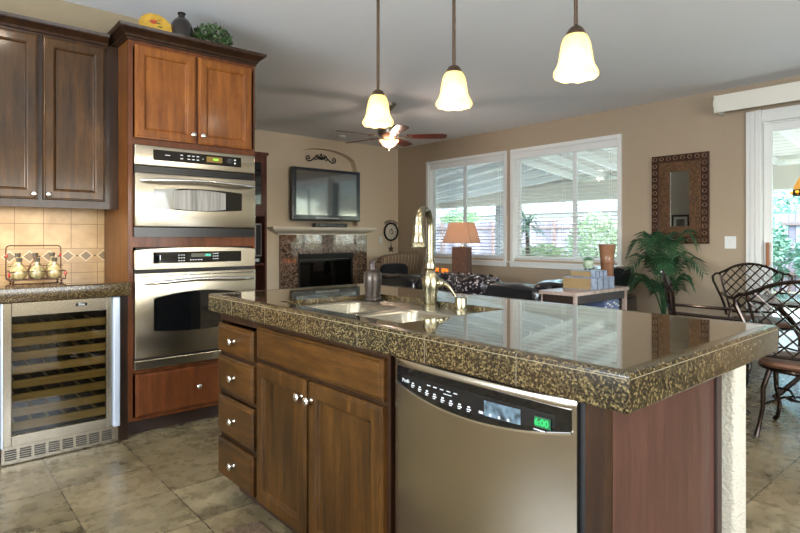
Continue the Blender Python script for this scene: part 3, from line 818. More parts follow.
# dishwasher
t = thing('dishwasher', 'stainless steel dishwasher with curved black control panel in the island', 'dishwasher', (1.38, .975, 0))
B().box(FXI + .012, 1.69, .655, 1.285, .1, .862).build('tub_housing', BLACKM, t)
B().box(FXI + .07, 1.6, .66, 1.28, .0, .1).build('toe_panel', BLACKP, t)
DW0, DW1 = .668, 1.276
bulge = lambda u: .022 * (1 - ((u - .972) / .304) ** 2)
fD = lambda u, v, w: Vector((1.082 - (bulge(u) + w if w > -.02 else 0), u, v))
s = B(); n = 24
# door skin as a bowed shell
bm = bmesh.new(); rows = []
zs = [.115, .118, .125, .30, .50, .70, .84, .853, .858]
for z in zs:
    e = .004 if z in (zs[0], zs[-1]) else (.0012 if z in (zs[1], ) else 0)
    row = [bm.verts.new((1.095, DW0, z))]
    for i in range(n + 1):
        u = DW0 + (DW1 - DW0) * i / n
        edge = .006 if i in (0, n) else (.0015 if i in (1, n - 1) else 0)
        row.append(bm.verts.new((1.082 - bulge(u) + e + edge, u, z)))
    row.append(bm.verts.new((1.095, DW1, z))); rows.append(row)
for a_, c2 in zip(rows, rows[1:]):
    for i in range(len(a_) - 1): bm.faces.new((a_[i], a_[i + 1], c2[i + 1], c2[i]))
    bm.faces.new((a_[-1], a_[0], c2[0], c2[-1]))
bm.faces.new(rows[0]); bm.faces.new(rows[-1]); bmesh.ops.recalc_face_normals(bm, faces=bm.faces[:]); s._take(bm)
dd = s.build('door', STEEL_V, t, True, 50)

def dw_strip(lo, hi, y0, y1, w0, w1, name, m, par, n=28):
    """curved patch following the bowed door between curves lo(u), hi(u)"""
    bm = bmesh.new(); A = []
    for i in range(n + 1):
        u = y0 + (y1 - y0) * i / n
        A.append([bm.verts.new((1.082 - bulge(u) - w, u, z)) for w, z in ((w0, lo(u)), (w1, lo(u)), (w1, hi(u)), (w0, hi(u)))])
    for a_, c2 in zip(A, A[1:]):
        for k in range(4): bm.faces.new((a_[k], a_[(k + 1) % 4], c2[(k + 1) % 4], c2[k]))
    bm.faces.new(A[0]); bm.faces.new(A[-1]); bmesh.ops.recalc_face_normals(bm, faces=bm.faces[:])
    b = B(); b._take(bm); return b.build(name, m, par, True, 40)


U = lambda u: (u - .965) / .295
panlo = lambda u: .752 + .034 * U(u) ** 2
panhi = lambda u: .833 + .006 * (1 - U(u) ** 2)
pn = dw_strip(panlo, panhi, .678, 1.256, -.003, .0012, 'control_panel', BLACKG, dd)
dw_strip(lambda u: panlo(u) - .005, panlo, .676, 1.262, -.003, .004, 'panel_lip', CHROME, dd)
dw_strip(lambda u: .7655 + .030 * U(u) ** 2, lambda u: .8165 - .010 * U(u) ** 2 + .003, .712, 1.232, .001, .0022, 'button_plate', BLACKP, pn)
mk = B()
def dwm(u, z, wd, hh):
    x = 1.082 - bulge(u) - .0030
    mk.box(x, x + .0012, u - wd / 2, u + wd / 2, z - hh / 2, z + hh / 2)
for k in range(8):
    u = 1.175 - k * .0315; base = .773 + .030 * U(u) ** 2
    dwm(u, base + .008, .008, .0035); dwm(u, base + .002, .014, .0025); dwm(u + .002, base - .003, .009, .002)
for k in range(5): dwm(1.105 - k * .026, .805, .013, .002)
for k in range(4): dwm(.915 - k * .026, .777, .013, .006)
dwm(1.03, .796, .03, .0015); dwm(.752, .773, .03, .002)
mk.build('printed_marks', MARK, pn)
text('logo_text', 'Profile', .014, (1.082 - bulge(1.205) - .0030, 1.205, .797), MARK, pn, '-X')
FROST = mat('scratched_sticker', (70, 86, 96), .3, noise=.9, scale=60)
dw_strip(lambda u: .772 + .004 * U(u) ** 2, lambda u: .809, .800, .905, .002, .003, 'label_area', FROST, pn, 8)
B().box(1.082 - bulge(.742) - .0045, 1.082 - bulge(.742) - .002, .722, .768, .780, .803).build('display', mat('dark_green_lcd', (20, 74, 44), .4, emit=(20, 110, 55), estr=.15), pn)
text('clock_digits', '6:00', .022, (1.082 - bulge(.742) - .0049, .745, .791), GREENLED, pn, '-X', bold=.0006)
# end of the island
t = thing('island_end_panel', 'dark cherry panel closing the near end of the island, beside the dishwasher', 'panel', (1.4, .62, 0))
B().box(FXI, FXI + .03, .602, .650, .0, .866, .002).build('corner_stile', W_FRAME, t)
B().box(FXI + .03, 1.672, .602, .640, .0, .866).build('panel_board', W_END, t)
B().box(1.672, 1.704, .592, .640, .0, .866, .003).build('trim_batten', DARKWOOD, t)

# countertop with sink cut-out
CX0, CX1, CY0, CY1 = 1.045, 1.967, .528, 2.582
HX0, HX1, HY0, HY1 = 1.135, 1.648, 1.305, 2.07
t = thing('island_countertop', 'polished speckled granite tile worktop of the kitchen island', 'countertop', (1.5, 1.55, .868))
e = .03
b = B().box(CX0 + e, HX0, CY0 + e, CY1 - e, .868, .945).box(HX1, CX1 - e, CY0 + e, CY1 - e, .868, .945).box(HX0, HX1, CY0 + e, HY0, .868, .945).box(HX0, HX1, HY1, CY1 - e, .868, .945)
b.build('slab', GR_ISL, t)
pf = [(-e, .9452), (-.008, .9452), (-.0035, .944), (-.001, .941), (0, .937), (0, .870), (-.003, .866), (-e, .866)]
bm = bmesh.new(); rows = []
for x, y, nx, ny in ((CX0, CY0, -1, -1), (CX1, CY0, 1, -1), (CX1, CY1, 1, 1), (CX0, CY1, -1, 1)):
    rows.append([bm.verts.new((x + nx * p, y + ny * p, z)) for p, z in pf])
for k in range(4):
    a_, c2 = rows[k], rows[(k + 1) % 4]
    for i in range(len(pf)): bm.faces.new((a_[i], a_[(i + 1) % len(pf)], c2[(i + 1) % len(pf)], c2[i]))
bmesh.ops.recalc_face_normals(bm, faces=bm.faces[:]); b = B(); b._take(bm); b.build('edge', GR_EDGE, t, True)
GROUT = mat('edge_joint', (104, 96, 74), .5)
B().box(CX0 - .0006, CX0 + .004, CY0 + .006, CY1 - .006, .9325, .9345).box(CX0 + .006, CX1 - .006, CY0 - .0006, CY0 + .004, .9325, .9345).build('grout_line', GROUT, t)

# double bowl sink
t = thing('kitchen_sink', 'double bowl sink set into the granite island worktop', 'sink', (1.39, 1.69, .92))
BL = [(1.195, 1.50, 1.72, 2.035), (1.195, 1.50, 1.345, 1.665)]
bm = bmesh.new()
def ringrect(x0, x1, y0, y1, z, r, k=5):
    out = []
    for cx_, cy_, a0 in ((x1 - r, y0 + r, -90), (x1 - r, y1 - r, 0), (x0 + r, y1 - r, 90), (x0 + r, y0 + r, 180)):
        for i in range(k): out.append((cx_ + r * cos(R(a0 + 90 * i / (k - 1))), cy_ + r * sin(R(a0 + 90 * i / (k - 1))), z))
    return out
b = B()
# deck as a grid around bowls
xs = (HX0 + .001, 1.195, 1.50, HX1 - .001); ys = (HY0 + .001, 1.345, 1.665, 1.72, 2.035, HY1 - .001)
for i in range(3):
    for k in range(5):
        if i == 1 and k in (1, 3): continue
        b.box(xs[i], xs[i + 1], ys[k], ys[k + 1], .912, .922)
b.build('deck', SINKM, t)
for x0, x1, y0, y1 in BL:
    bm = bmesh.new(); L = []
    for ins, z, r in ((-.006, .9222, .03), (-.002, .926, .035), (.004, .924, .04), (.010, .912, .05), (.018, .80, .06), (.03, .745, .07), (.06, .735, .07)):
        L.append([bm.verts.new(p) for p in ringrect(x0 + ins, x1 - ins, y0 + ins, y1 - ins, z, r)])
    nn = len(L[0])
    for a_, c2 in zip(L, L[1:]):
        for i in range(nn): bm.faces.new((a_[i], a_[(i + 1) % nn], c2[(i + 1) % nn], c2[i]))
    bm.faces.new(L[-1]); bmesh.ops.recalc_face_normals(bm, faces=bm.faces[:])
    b = B(); b._take(bm); bo = b.build('bowl', SINKM, t, True, 60)
    B().lathe([(.0001, 0), (.04, 0), (.042, .003), (.03, .004), (.0001, .001)], ((x0 + x1) / 2, (y0 + y1) / 2, .7355), 20).build('drain', CHROME, bo, True)

# faucet
fx, fy = 1.62, 1.676
t = thing('kitchen_faucet', 'tall brushed nickel gooseneck faucet with pull-down spray head at the sink', 'faucet', (fx, fy, .922))
B().lathe([(.0001, 0), (.034, 0), (.035, .006), (.028, .012), (.031, .02), (.029, .05), (.034, .075), (.037, .10), (.034, .125), (.024, .145), (.019, .152), (.024, .158), (.021, .165), (.023, .175), (.017, .19), (.0145, .205), (.0001, .206)], (fx, fy, .922), 28).build('body', NICKEL, t, True)
ux, uy = -.86, -.51; L_ = .175
pts = [(fx, fy,   .922 + .20 + .135 * i / 6) for i in range(7)]
for i in range(1, 17):
    a = pi * i / 16; rr_ = L_ / 2
    pts.append((fx + ux * rr_ * (1 - cos(a)), fy + uy * rr_ * (1 - cos(a)), 1.257 + .066 * sin(a)))
B().tube(pts, [.0135] * 7 + [.0135 + .0015 * i / 16 for i in range(16)], 14).build('neck', NICKEL, t, True)
hx, hy = pts[-1][0], pts[-1][1]
B().lathe([(.0001, 0), (.030, 0), (.035, .006), (.034, .012), (.028, .022), (.029, .028), (.022, .055), (.019, .075), (.021, .085), (.019, .092), (.0165, .12), (.0001, .121)][::-1] and
          [(.0001, 0), (.030, 0), (.035, .006), (.034, .012), (.028, .022), (.029, .028), (.022, .055), (.019, .075), (.021, .085), (.019, .092), (.0165, .12), (.0001, .121)], (hx, hy, 1.168), 24).build('spray_head', NICKEL, t, True)
lv = B().tube([(fx + .01, fy - .01, 1.02), (fx + .045, fy - .045, 1.015), (fx + .06, fy - .06, .995), (fx + .072, fy - .075, .965)], [.014, .012, .008, .006], 12)
lv.puff((fx + .026, fy - .026, 1.02), (.05, .05, .044), 1, 16, 10)
lv.build('lever', NICKEL, t, True)
# soap dispenser, air gap
t = thing('soap_dispenser', 'dark bronze pump soap bottle behind the sink', 'soap dispenser', (1.585, 2.02, .922))
DB = mat('dark_bronze_bottle', (52, 44, 38), .3, .5, noise=.3, scale=20)
B().lathe([(.0001, 0), (.04, 0), (.043, .004), (.043, .012), (.036, .018), (.037, .04), (.041, .09), (.041, .122), (.034, .132), (.018, .14), (.017, .146), (.0001, .147)], (1.585, 2.02, .9225), 28).build('bottle', DB, t, True)
B().lathe([(.0001, 0), (.015, 0), (.016, .02), (.014, .036), (.008, .038), (.0001, .039)], (1.585, 2.02, 1.069), 20).tube([(1.585, 2.02, 1.10), (1.565, 2.00, 1.102), (1.545, 1.985, 1.093)], .005, 8).build('pump', mat('brown_pump', (50, 38, 32), .5), t, True)
o = B().lathe([(.0001, 0), (.028, 0), (.028, .006), (.024, .01), (.024, .05), (.022, .055), (.0001, .056)], (1.60, 1.485, .9225), 24).build('air_gap_cap', NICKEL, None, True)
tag(o, 'short shiny nickel cylinder cap on the sink deck right of the faucet', 'air gap')

# rug
t = B().box(.55, 1.10, 1.25, 2.19, 0.0005, .012, .004).build('kitchen_mat', mat('brown_mat', (74, 58, 38), .95, noise=.6, scale=60, bump=.6, bscale=150), None)
tag(t, 'dark brown woven mat on the tile floor in front of the sink cabinet', 'mat')

# ================================================================ PENDANTS
SHADE = lampshade('amber_art_glass', (250, 232, 184), (255, 222, 150), .36, .38)
BULB = mat('lit_bulb', (255, 250, 235), .4, emit=(255, 246, 226), estr=6)
PN = [(1.5, 1.874, 'hanging in front of the ceiling fan'), (1.5, 1.427, 'the middle one of three'), (1.5, .924, 'nearest the camera and rightmost of three')]
for x, y, w_ in PN:
    t = thing('pendant_light', 'amber glass bell pendant lamp, ' + w_, 'pendant lamp', (x, y, 2.74), 'bell pendants over the island')
    B().lathe([(.0001, 0), (.06, 0), (.058, -.012), (.03, -.024), (.0001, -.026)][::-1], (x, y, 2.7395), 24).build('canopy', BRONZE, t, True)
    B().lathe([(.0001, 0), (.0065, 0), (.0065, .878), (.0001, .878)], (x, y, 1.84), 10).build('rod', BRONZE, t, True)
    B().lathe([(.0001, .028), (.012, .027), (.022, .019), (.029, .006), (.030, 0), (.026, 0), (.0001, .012)], (x, y, 1.816), 24).build('cap', BRONZE, t, True)
    wob = lambda r, z, a: (r * (1 + (.018 * cos(8 * a) if z < .04 else .006 * cos(8 * a))), (.002 * cos(8 * a) if z < .03 else 0))
    prf = [(.062, 0), (.066, .007), (.065, .017), (.057, .029), (.050, .050), (.047, .076), (.043, .10), (.036, .119), (.026, .130)]
    prf2 = [(r - .003, z) for r, z in prf][::-1]
    B().lathe(prf + prf2, (x, y, 1.690), 60, wob, cap=False).build('shade', SHADE, t, True, 60)
    B().puff((x, y, 1.752), (.044, .044, .06), 1, 16, 10).build('bulb', BULB, t, True)
    light('pendant_bulb_light', 'POINT', (x, y, 1.708), 1.3, (1, .86, .64), .03)

# ================================================================ CEILING FAN
FX, FY = 4.1, 4.92
t = thing('ceiling_fan', 'five blade ceiling fan with a lit glass bowl in the living room', 'ceiling fan', (FX, FY, 2.74))
PEW = mat('pewter', (120, 112, 100), .3, .8)
B().lathe([(.0001, 0), (.02, 0), (.075, .05), (.08, .085), (.0001, .085)], (FX, FY, 2.655), 28).build('canopy', PEW, t, True)
B().lathe([(.0001, 0), (.013, 0), (.013, .16), (.0001, .16)], (FX, FY, 2.51), 12).build('downrod', PEW, t, True)
B().lathe([(.0001, 0), (.06, 0), (.09, .02), (.125, .05), (.13, .09), (.10, .13), (.05, .16), (.03, .19), (.0001, .19)], (FX, FY, 2.34), 36).build('motor_housing', PEW, t, True)
BLADE = wood('fan_blade_wood', (70, 30, 24), (96, 44, 34), (116, 60, 46), rough=.3)
for k in range(5):
    a = R(28 + 72 * k); Mz = Matrix.Rotation(a, 3, 'Z'); Mt = Matrix.Rotation(R(-12), 3, 'X')
    fn = lambda u, v, w, Mz=Mz, Mt=Mt: Vector((FX, FY, 2.362)) + Mz @ (Vector((u, 0, 0)) + Mt @ Vector((0, v, w)))
    ol = [(.20, -.045), (.45, -.064), (.60, -.068), (.645, -.055), (.66, -.02), (.66, .02), (.645, .055), (.60, .068), (.45, .064), (.20, .045)]
    bl = B().prism(ol, fn, -.004, .004).build('blade', BLADE, t)
    s = B().prism([(.10, -.02), (.16, -.012), (.21, -.03), (.26, -.03), (.28, 0), (.26, .03), (.21, .03), (.16, .012), (.10, .02)], fn, -.010, -.004)
    s.build('blade_iron', PEW, bl)
FSH = lampshade('fan_bowl_glass', (250, 216, 190), (255, 190, 150), .5, .25)
B().lathe([(.0001, 0), (.03, .003), (.07, .025), (.10, .06), (.115, .085), (.112, .085), (.097, .06), (.068, .029), (.03, .007), (.0001, .005)], (FX, FY, 2.235), 32, cap=False).build('light_bowl', FSH, t, True)
B().lathe([(.0001, 0), (.006, .003), (.01, .012), (.005, .018), (.012, .026), (.0001, .03)], (FX, FY, 2.205), 12).build('finial', PEW, t, True)
for dx, dy in ((.035, -.035), (-.035, .035)):
    B().puff((FX + dx, FY + dy, 2.285), (.05, .05, .06), 1, 14, 8).build('bulb', BULB, t, True)
light('fan_bulb_light', 'POINT', (FX, FY, 2.20), 7, (1, .78, .62), .05)
light('fan_uplight', 'POINT', (FX + .02, FY - .02, 2.325), 12, (1, .74, .62), .03)
o = B().lathe([(.0001, 0), (.05, 0), (.065, .01), (.065, .034), (.0001, .034)], (4.85, 6.95, 2.7055), 24).build('smoke_detector', WHITE, None, True)
tag(o, 'small round white smoke detector on the ceiling near the fireplace wall', 'smoke detector')

# ================================================================ FIREPLACE WALL
t = thing('fireplace', 'gas fireplace with speckled brown tile surround and black firebox', 'fireplace', (4.84, 7.3, 0))
g = NT('fireplace_tile'); xyz = g.coords()
n = g.noise(42, 4, rough=.75); c = g.ramp(n, [(.38, srgb(50, 38, 32)), (.5, srgb(110, 90, 76)), (.62, srgb(160, 138, 120))])
j = g.math('MAXIMUM', g.joint(xyz[0], .0, .305, .003), g.joint(xyz[2], .02, .305, .003)); c = g.mix(j, c, srgb(70, 60, 52))
g.l(c, g.p.inputs['Base Color']); g.p.inputs['Roughness'].default_value = .08; g.p.inputs['Coat Weight'].default_value = .8; g.p.inputs['Coat IOR'].default_value = 2.0; FT = g.m
B().box(4.02, 4.31, 7.29, 7.335, 0, 1.25).box(5.31, 5.60, 7.29, 7.335, 0, 1.25).box(4.31, 5.31, 7.29, 7.335, .965, 1.25).box(4.31, 5.31, 7.29, 7.335, 0, .30).build('surround', FT, t)
fb = B().box(4.31, 5.31, 7.27, 7.335, .88, .965, .003).box(4.31, 5.31, 7.27, 7.335, .30, .38, .003).box(4.31, 4.345, 7.28, 7.335, .38, .88).box(5.275, 5.31, 7.28, 7.335, .38, .88)
for k in range(4): fb.box(4.33, 5.29, 7.262, 7.272, .89 + k * .018, .898 + k * .018)
fb.build('firebox_frame', BLACKM, t)
B().box(4.345, 5.275, 7.295, 7.30, .38, .84).build('glass_door', BLACKG, t)
B().box(4.345, 5.275, 7.275, 7.30, .84, .875, .006).build('hood', BLACKP, t)
t = thing('mantel_shelf', 'white moulded mantel shelf above the fireplace', 'mantel', (4.73, 7.22, 1.25))
MW = mat('mantel_white', (226, 220, 206), .45)
bm_ = B(); pts4 = [(3.98, 7.33, -1, 0), (3.98, 7.28, -1, -1), (5.50, 7.28, 1, -1), (5.50, 7.33, 1, 0)]
crown(bm_, pts4, 1.25, 1.325, .13); bm_.build('moulding', MW, t)
B().box(3.80, 5.66, 7.10, 7.338, 1.325, 1.362, .006).build('shelf_board', MW, t)
t = thing('soundbar', 'slim black media box on the mantel under the television', 'media box', (4.83, 7.2, 1.362))
B().box(4.53, 5.10, 7.13, 7.25, 1.363, 1.425, .006).build('case', BLACKP, t)
s = B()
for k in range(7): s.box(4.6 + k * .06, 4.64 + k * .06, 7.1285, 7.131, 1.388, 1.398)
s.build('buttons', mat('grey_buttons', (90, 92, 96), .4), t)
t = thing('television', 'flat black television mounted in the niche above the mantel', 'television', (4.77, 7.25, 1.46))
MT = Matrix.Rotation(R(-4), 3, 'X')
s = B().box(4.16, 5.385, 7.185, 7.265, 1.462, 2.25, .008)
s.box(4.55, 4.95, 7.265, 7.455, 1.7, 2.0)
s.build('case', mat('tv_bezel', (38, 46, 56), .2, .2, coat=.4), t)
TVM = mat('tv_screen', (26, 52, 60), .05, 0, .8, coat=1); TVM.node_tree.nodes['Principled BSDF'].inputs['Coat IOR'].default_value = 2.2
B().box(4.215, 5.31, 7.1815, 7.186, 1.545, 2.205, .001).build('screen', TVM, t)
B().box(4.55, 4.98, 7.1822, 7.186, 1.495, 1.513).build('speaker_grille', MARK, t)
B().box(4.16, 5.365, 7.1825, 7.186, 1.47, 1.485).build('lower_trim', BLACKM, t)
t = thing('wall_scroll', 'black iron scroll ornament hung above the television', 'wall decoration', (4.83, 7.45, 2.4))
s = B()
def spiral(cx_, cz_, r0, a0, turns, sgn, y=7.448, n=22):
    return [(cx_ + sgn * r0 * (1 - .8 * i / n) * cos(a0 + turns * 2 * pi * i / n), y, cz_ + r0 * (1 - .8 * i / n) * sin(a0 + turns * 2 * pi * i / n)) for i in range(n + 1)]
ccx, ccz = 4.82, 2.44
for sg in (1, -1):
    s.tube(spiral(ccx + sg * .235, ccz, .045, -pi / 2, 1.2, sg), .009, 6)
    s.tube([(ccx + sg * .03, 7.448, ccz + .01), (ccx + sg * .08, 7.448, ccz + .045), (ccx + sg * .14, 7.448, ccz - .01), (ccx + sg * .20, 7.448, ccz - .045), (ccx + sg * .235, 7.448, ccz - .045)], .011, 6)
    s.tube(spiral(ccx + sg * .10, ccz + .01, .04, pi / 2, 1.1, sg), .008, 6)
    s.tube(spiral(ccx + sg * .05, ccz + .05, .028, pi, 1, sg), .007, 6)
s.puff((ccx, 7.448, ccz + .01), (.12, .018, .05), 1, 16, 8).puff((ccx, 7.448, ccz + .065), (.035, .018, .05), 1, 12, 8)
s.build('scrollwork', IRON, t, True)
# bookcase left of the fireplace
t = thing('media_cabinet', 'tall dark wood built-in cabinet beside the fireplace, right of the ovens', 'cabinet', (3.35, 7.18, 0))
BK = wood('bookcase_wood', (58, 28, 22), (86, 44, 34), (102, 56, 42))
B().box(3.0, 3.03, 7.0, 7.335, 0, 2.34).box(3.62, 3.65, 7.0, 7.335, 0, 2.34).box(3.03, 3.62, 7.31, 7.335, 0, 2.34).box(3.03, 3.62, 7.0, 7.31, 2.31, 2.34).box(3.03, 3.62, 7.0, 7.31, 1.50, 1.56).box(3.03, 3.62, 7.02, 7.31, .83, .85).box(3.03, 3.62, 7.02, 7.31, .35, .40).box(2.98, 3.67, 6.98, 7.335, 2.33, 2.37, .006).build('carcass', BK, t)
fr = B()
for x0, x1, z0, z1 in ((3.03, 3.09, 1.56, 2.31), (3.56, 3.62, 1.56, 2.31), (3.09, 3.56, 2.23, 2.31), (3.09, 3.56, 1.56, 1.66)): fr.box(x0, x1, 6.985, 7.0, z0, z1)
do = fr.build('door', BK, t)
B().box(3.09, 3.56, 6.99, 6.994, 1.66, 2.23).build('glass', BLACKG, do)
t = thing('media_player', 'black media player on the lower shelf of the dark wood cabinet', 'media player', (3.35, 7.15, .85))
B().box(3.18, 3.58, 7.03, 7.28, .851, .95, .006).build('case', BLACKP, t)
B().box(3.45, 3.55, 7.0285, 7.031, .88, .92).build('front_display', MARK, t)
t = thing('tower_speaker', 'slim silver and black speaker inside the dark wood cabinet', 'speaker', (3.54, 7.1, .95))
B().box(3.50, 3.60, 7.05, 7.20, .951, 1.40, .006).build('case', mat('silver_speaker', (120, 122, 126), .35, .4), t)
B().box(3.515, 3.585, 7.0475, 7.051, .97, 1.38).build('grille', BLACKM, t)

# gothic clock with hanging star
t = thing('wall_clock', 'round pale dial clock in dark iron ring with a star hanging below', 'clock', (6.13, 7.33, 1.31))
kx, kz, ky = 6.13, 1.305, 7.315
MY = Matrix.Rotation(R(90), 3, 'X')
B().lathe([(.128, 0), (.155, 0), (.16, .012), (.155, .024), (.132, .024), (.128, .012), (.128, 0)], (kx, ky, kz), 36, axis=MY, cap=False).build('ring', IRON, t, True)
B().lathe([(.0001, 0), (.131, 0), (.131, .012), (.05, .014), (.0001, .014)], (kx, ky, kz), 36, axis=MY).build('dial', mat('pale_dial', (214, 210, 198), .5, noise=.25, scale=30), t, True)
s = B().lathe([(.035, .015), (.045, .018), (.035, .019)], (kx, ky, kz), 20, axis=MY, cap=False)
for k in range(12):
    a = k * pi / 6; s.box(kx + .10 * cos(a) - .003, kx + .10 * cos(a) + .003, ky - .0165, ky - .014, kz + .10 * sin(a) - .008, kz + .10 * sin(a) + .008)
s.build('numerals', IRON, t)
B().box(kx - .003, kx + .003, ky - .020, ky - .0175, kz, kz + .07).box(kx, kx + .05, ky - .020, ky - .0175, kz - .003, kz + .003).build('hands', BLACKM, t)
s = B()
for k in range(5): s.tube(spiral(kx - .11 + .055 * k, kz + .155 + .03 * sin(pi * k / 4), .03, -pi / 2, 1, 1 if k > 2 else -1, ky - .01, 14), .005, 5)
s.build('scrolls', IRON, t, True)
s = B().tube([(kx, ky - .01, kz - .15), (kx, ky - .01, kz - .25)], .004, 6)
sp = [( kx + (.07 if i % 2 == 0 else .028) * sin(i * pi / 5), kz - .29 + (.07 if i % 2 == 0 else .028) * cos(i * pi / 5)) for i in range(10)]
s.prism(sp, fY(ky - .005), 0, .012); s.build('star', mat('rust_iron', (84, 66, 50), .6, .3), t)
for kx2, kz2, nm, lb in ((5.93, 1.17, 'wall_plate', 'small white wall plate behind the round clock near the corner'),):
    o = B().box(kx2 - .035, kx2 + .035, 7.33, 7.34, kz2 - .06, kz2 + .06, .003).build(nm, WHITE); tag(o, lb, 'wall plate')

# ================================================================ LIVING ROOM FURNITURE
# striped armchair
g = NT('striped_fabric'); xyz = g.coords()
su = g.math('FRACT', g.math('MULTIPLY', xyz[0], 15)); c = g.ramp(su, [(.0, srgb(74, 58, 46)), (.3, srgb(134, 114, 92)), (.55, srgb(84, 64, 52)), (.8, srgb(150, 130, 106))])
g.l(c, g.p.inputs['Base Color']); g.p.inputs['Roughness'].default_value = .9; STR = g.m
t = thing('striped_armchair', 'brown and cream striped armchair in the far corner', 'armchair', (5.74, 6.4, 0))
wb = lambda p: Vector((p.x, p.y - .08 * (p.z / .35), p.z - .06 * max(0, -p.x) * (1 if p.z > 0 else 0)))
B().puff((5.76, 6.72, .60), (.86, .20, .72), .35, 36, 20, warp=wb).build('backrest', STR, t, True)
B().box(5.36, 6.16, 6.05, 6.72, .15, .42, .04, 3).build('base', STR, t, True)
B().puff((5.76, 6.32, .46), (.62, .60, .16), .35).build('seat_cushion', STR, t, True)
for xx in (5.38, 6.14): B().puff((xx, 6.36, .42), (.16, .72, .40), .4).build('arm', STR, t, True)
for xx in (5.41, 6.11):
    for yy in (6.1, 6.68): B().box(xx - .025, xx + .025, yy - .025, yy + .025, 0, .15).build('leg', DARKWOOD, t)
o = B().puff((5.52, 6.50, .665), (.46, .16, .30), .5, rotz=R(-8)).build('throw_pillow', mat('black_velvet', (12, 14, 22), .9), None, True); tag(o, 'black pillow leaning on the striped armchair', 'pillow')

# black leather sectional
t = thing('leather_sectional', 'black leather sectional sofa with puffy back cushions, below the windows', 'sofa', (4.6, 4.1, 0))
wr = lambda k: (lambda p: Vector((p.x, p.y, p.z + .012 * sin(18 * p.x + k) * cos(15 * p.y + k))))
B().box(4.30, 5.25, 3.0, 5.62, .06, .40, .03, 3).box(5.25, 5.95, 3.0, 3.9, .06, .40, .03, 3).build('base', LEATHER, t, True)
B().box(4.24, 4.42, 2.98, 5.62, .06, .60, .05, 3).box(4.42, 5.95, 2.90, 3.08, .06, .60, .05, 3).build('back_frame', LEATHER, t, True)
for k in range(3):
    B().puff((4.43, 5.19 - k * .86, .615), (.26, .90, .29), .42, 40, 20, warp=wr(k)).build('back_cushion', LEATHER, t, True)
B().puff((4.72, 3.05, .65), (.74, .26, .30), .42, 40, 20, warp=wr(4)).build('back_cushion', LEATHER, t, True)
B().puff((5.52, 3.03, .77), (.82, .28, .26), .42, 40, 20, warp=wr(5)).build('back_cushion', LEATHER, t, True)
for k in range(3): B().puff((4.85, 5.2 - k * .82, .45), (.72, .80, .18), .35).build('seat_cushion', LEATHER, t, True)
B().puff((5.55, 3.48, .45), (.72, .74, .18), .35).build('seat_cushion', LEATHER, t, True)
B().puff((4.78, 5.64, .46), (.98, .24, .52), .35, warp=wr(9)).build('arm', LEATHER, t, True)
for xx, yy in ((4.35, 5.55), (5.15, 5.55), (4.35, 3.05), (5.9, 3.05), (5.9, 3.85), (5.15, 4.0)): B().box(xx - .03, xx + .03, yy - .03, yy + .03, 0, .07).build('leg', DARKWOOD, t)
# sequinned throw
g = NT('shaggy_sequin'); g.coords(); vv = g.n('TexVoronoi'); vv.inputs['Scale'].default_value = 60; g.l(g.tc, vv.inputs[0]); spc = g.n('SeparateColor'); g.l(vv.outputs['Color'], spc.inputs[0])
g.l(g.ramp(spc.outputs[0], [(.5, srgb(14, 12, 16)), (.8, srgb(48, 40, 46)), (.93, srgb(190, 180, 180))]), g.p.inputs['Base Color']); g.p.inputs['Roughness'].default_value = .3; SEQ = g.m
s = B(); rnd = random.Random(5)
s.puff((4.42, 4.13, .715), (.36, 1.02, .18), .5, 60, 24, warp=lambda p: Vector((p.x, p.y, p.z + .012 * sin(40 * p.y) + .01 * sin(33 * p.x + 9 * p.y))))
for i in range(420):
    y = rnd.uniform(3.66, 4.6); x = rnd.uniform(4.27, 4.56); z = .775 + rnd.uniform(-.03, .03) - 1.0 * abs(x - 4.42) ** 1.6
    d = Vector((rnd.uniform(-1, .4), rnd.uniform(-1, 1), rnd.uniform(.1, 1))).normalized() * .045; q = d.cross(Vector((rnd.uniform(-1, 1), 1, rnd.uniform(-1, 1)))).normalized() * .012
    p = Vector((x, y, z)); s.quad(p - q, p + q, p + d + q, p + d - q)
o = s.build('sequin_throw', SEQ, None, True); tag(o, 'shaggy black throw with pale flecks over the sofa back', 'throw')

# lamp table, lamp, votives
t = thing('end_table', 'dark wood table behind the sofa carrying the lit lamp', 'table', (5.45, 4.95, 0))
LX, LY = 5.40, 4.995
B().box(LX - .13, LX + .34, LY - .24, LY + .50, .69, .72, .006).build('tabletop', DARKWOOD, t)
for xx in (LX - .10, LX + .30):
    for yy in (LY - .2, LY + .46): B().box(xx - .02, xx + .02, yy - .02, yy + .02, 0, .69).build('leg', DARKWOOD, t)
t = thing('table_lamp', 'lit table lamp with tan square shade and woven brown block base', 'table lamp', (LX, LY, .72))
RZ_ = Matrix.Rotation(R(20), 3, 'Z')
WOV = mat('woven_brown_block', (92, 62, 46), .7, noise=.7, scale=70, bump=.7, bscale=90)
B().box(LX - .10, LX + .10, LY - .10, LY + .10, .721, 1.085, .005, rot=RZ_).build('base', WOV, t)
B().lathe([(.0001, 0), (.02, 0), (.02, .01), (.008, .02), (.008, .14), (.0001, .14)], (LX, LY, 1.085), 14).build('stem', NICKEL, t, True)
s = B(); bm = bmesh.new(); L = []
for hw, z in ((.19, 1.135), (.125, 1.405), (.121, 1.405), (.186, 1.135)):
    L.append([bm.verts.new(Vector((LX, LY, z)) + RZ_ @ Vector((a * hw, c2 * hw, 0))) for a, c2 in ((-1, -1), (1, -1), (1, 1), (-1, 1))])
for a_, c2 in zip(L, L[1:] + L[:1]):
    for i in range(4): bm.faces.new((a_[i], a_[(i + 1) % 4], c2[(i + 1) % 4], c2[i]))
bmesh.ops.recalc_face_normals(bm, faces=bm.faces[:]); s._take(bm)
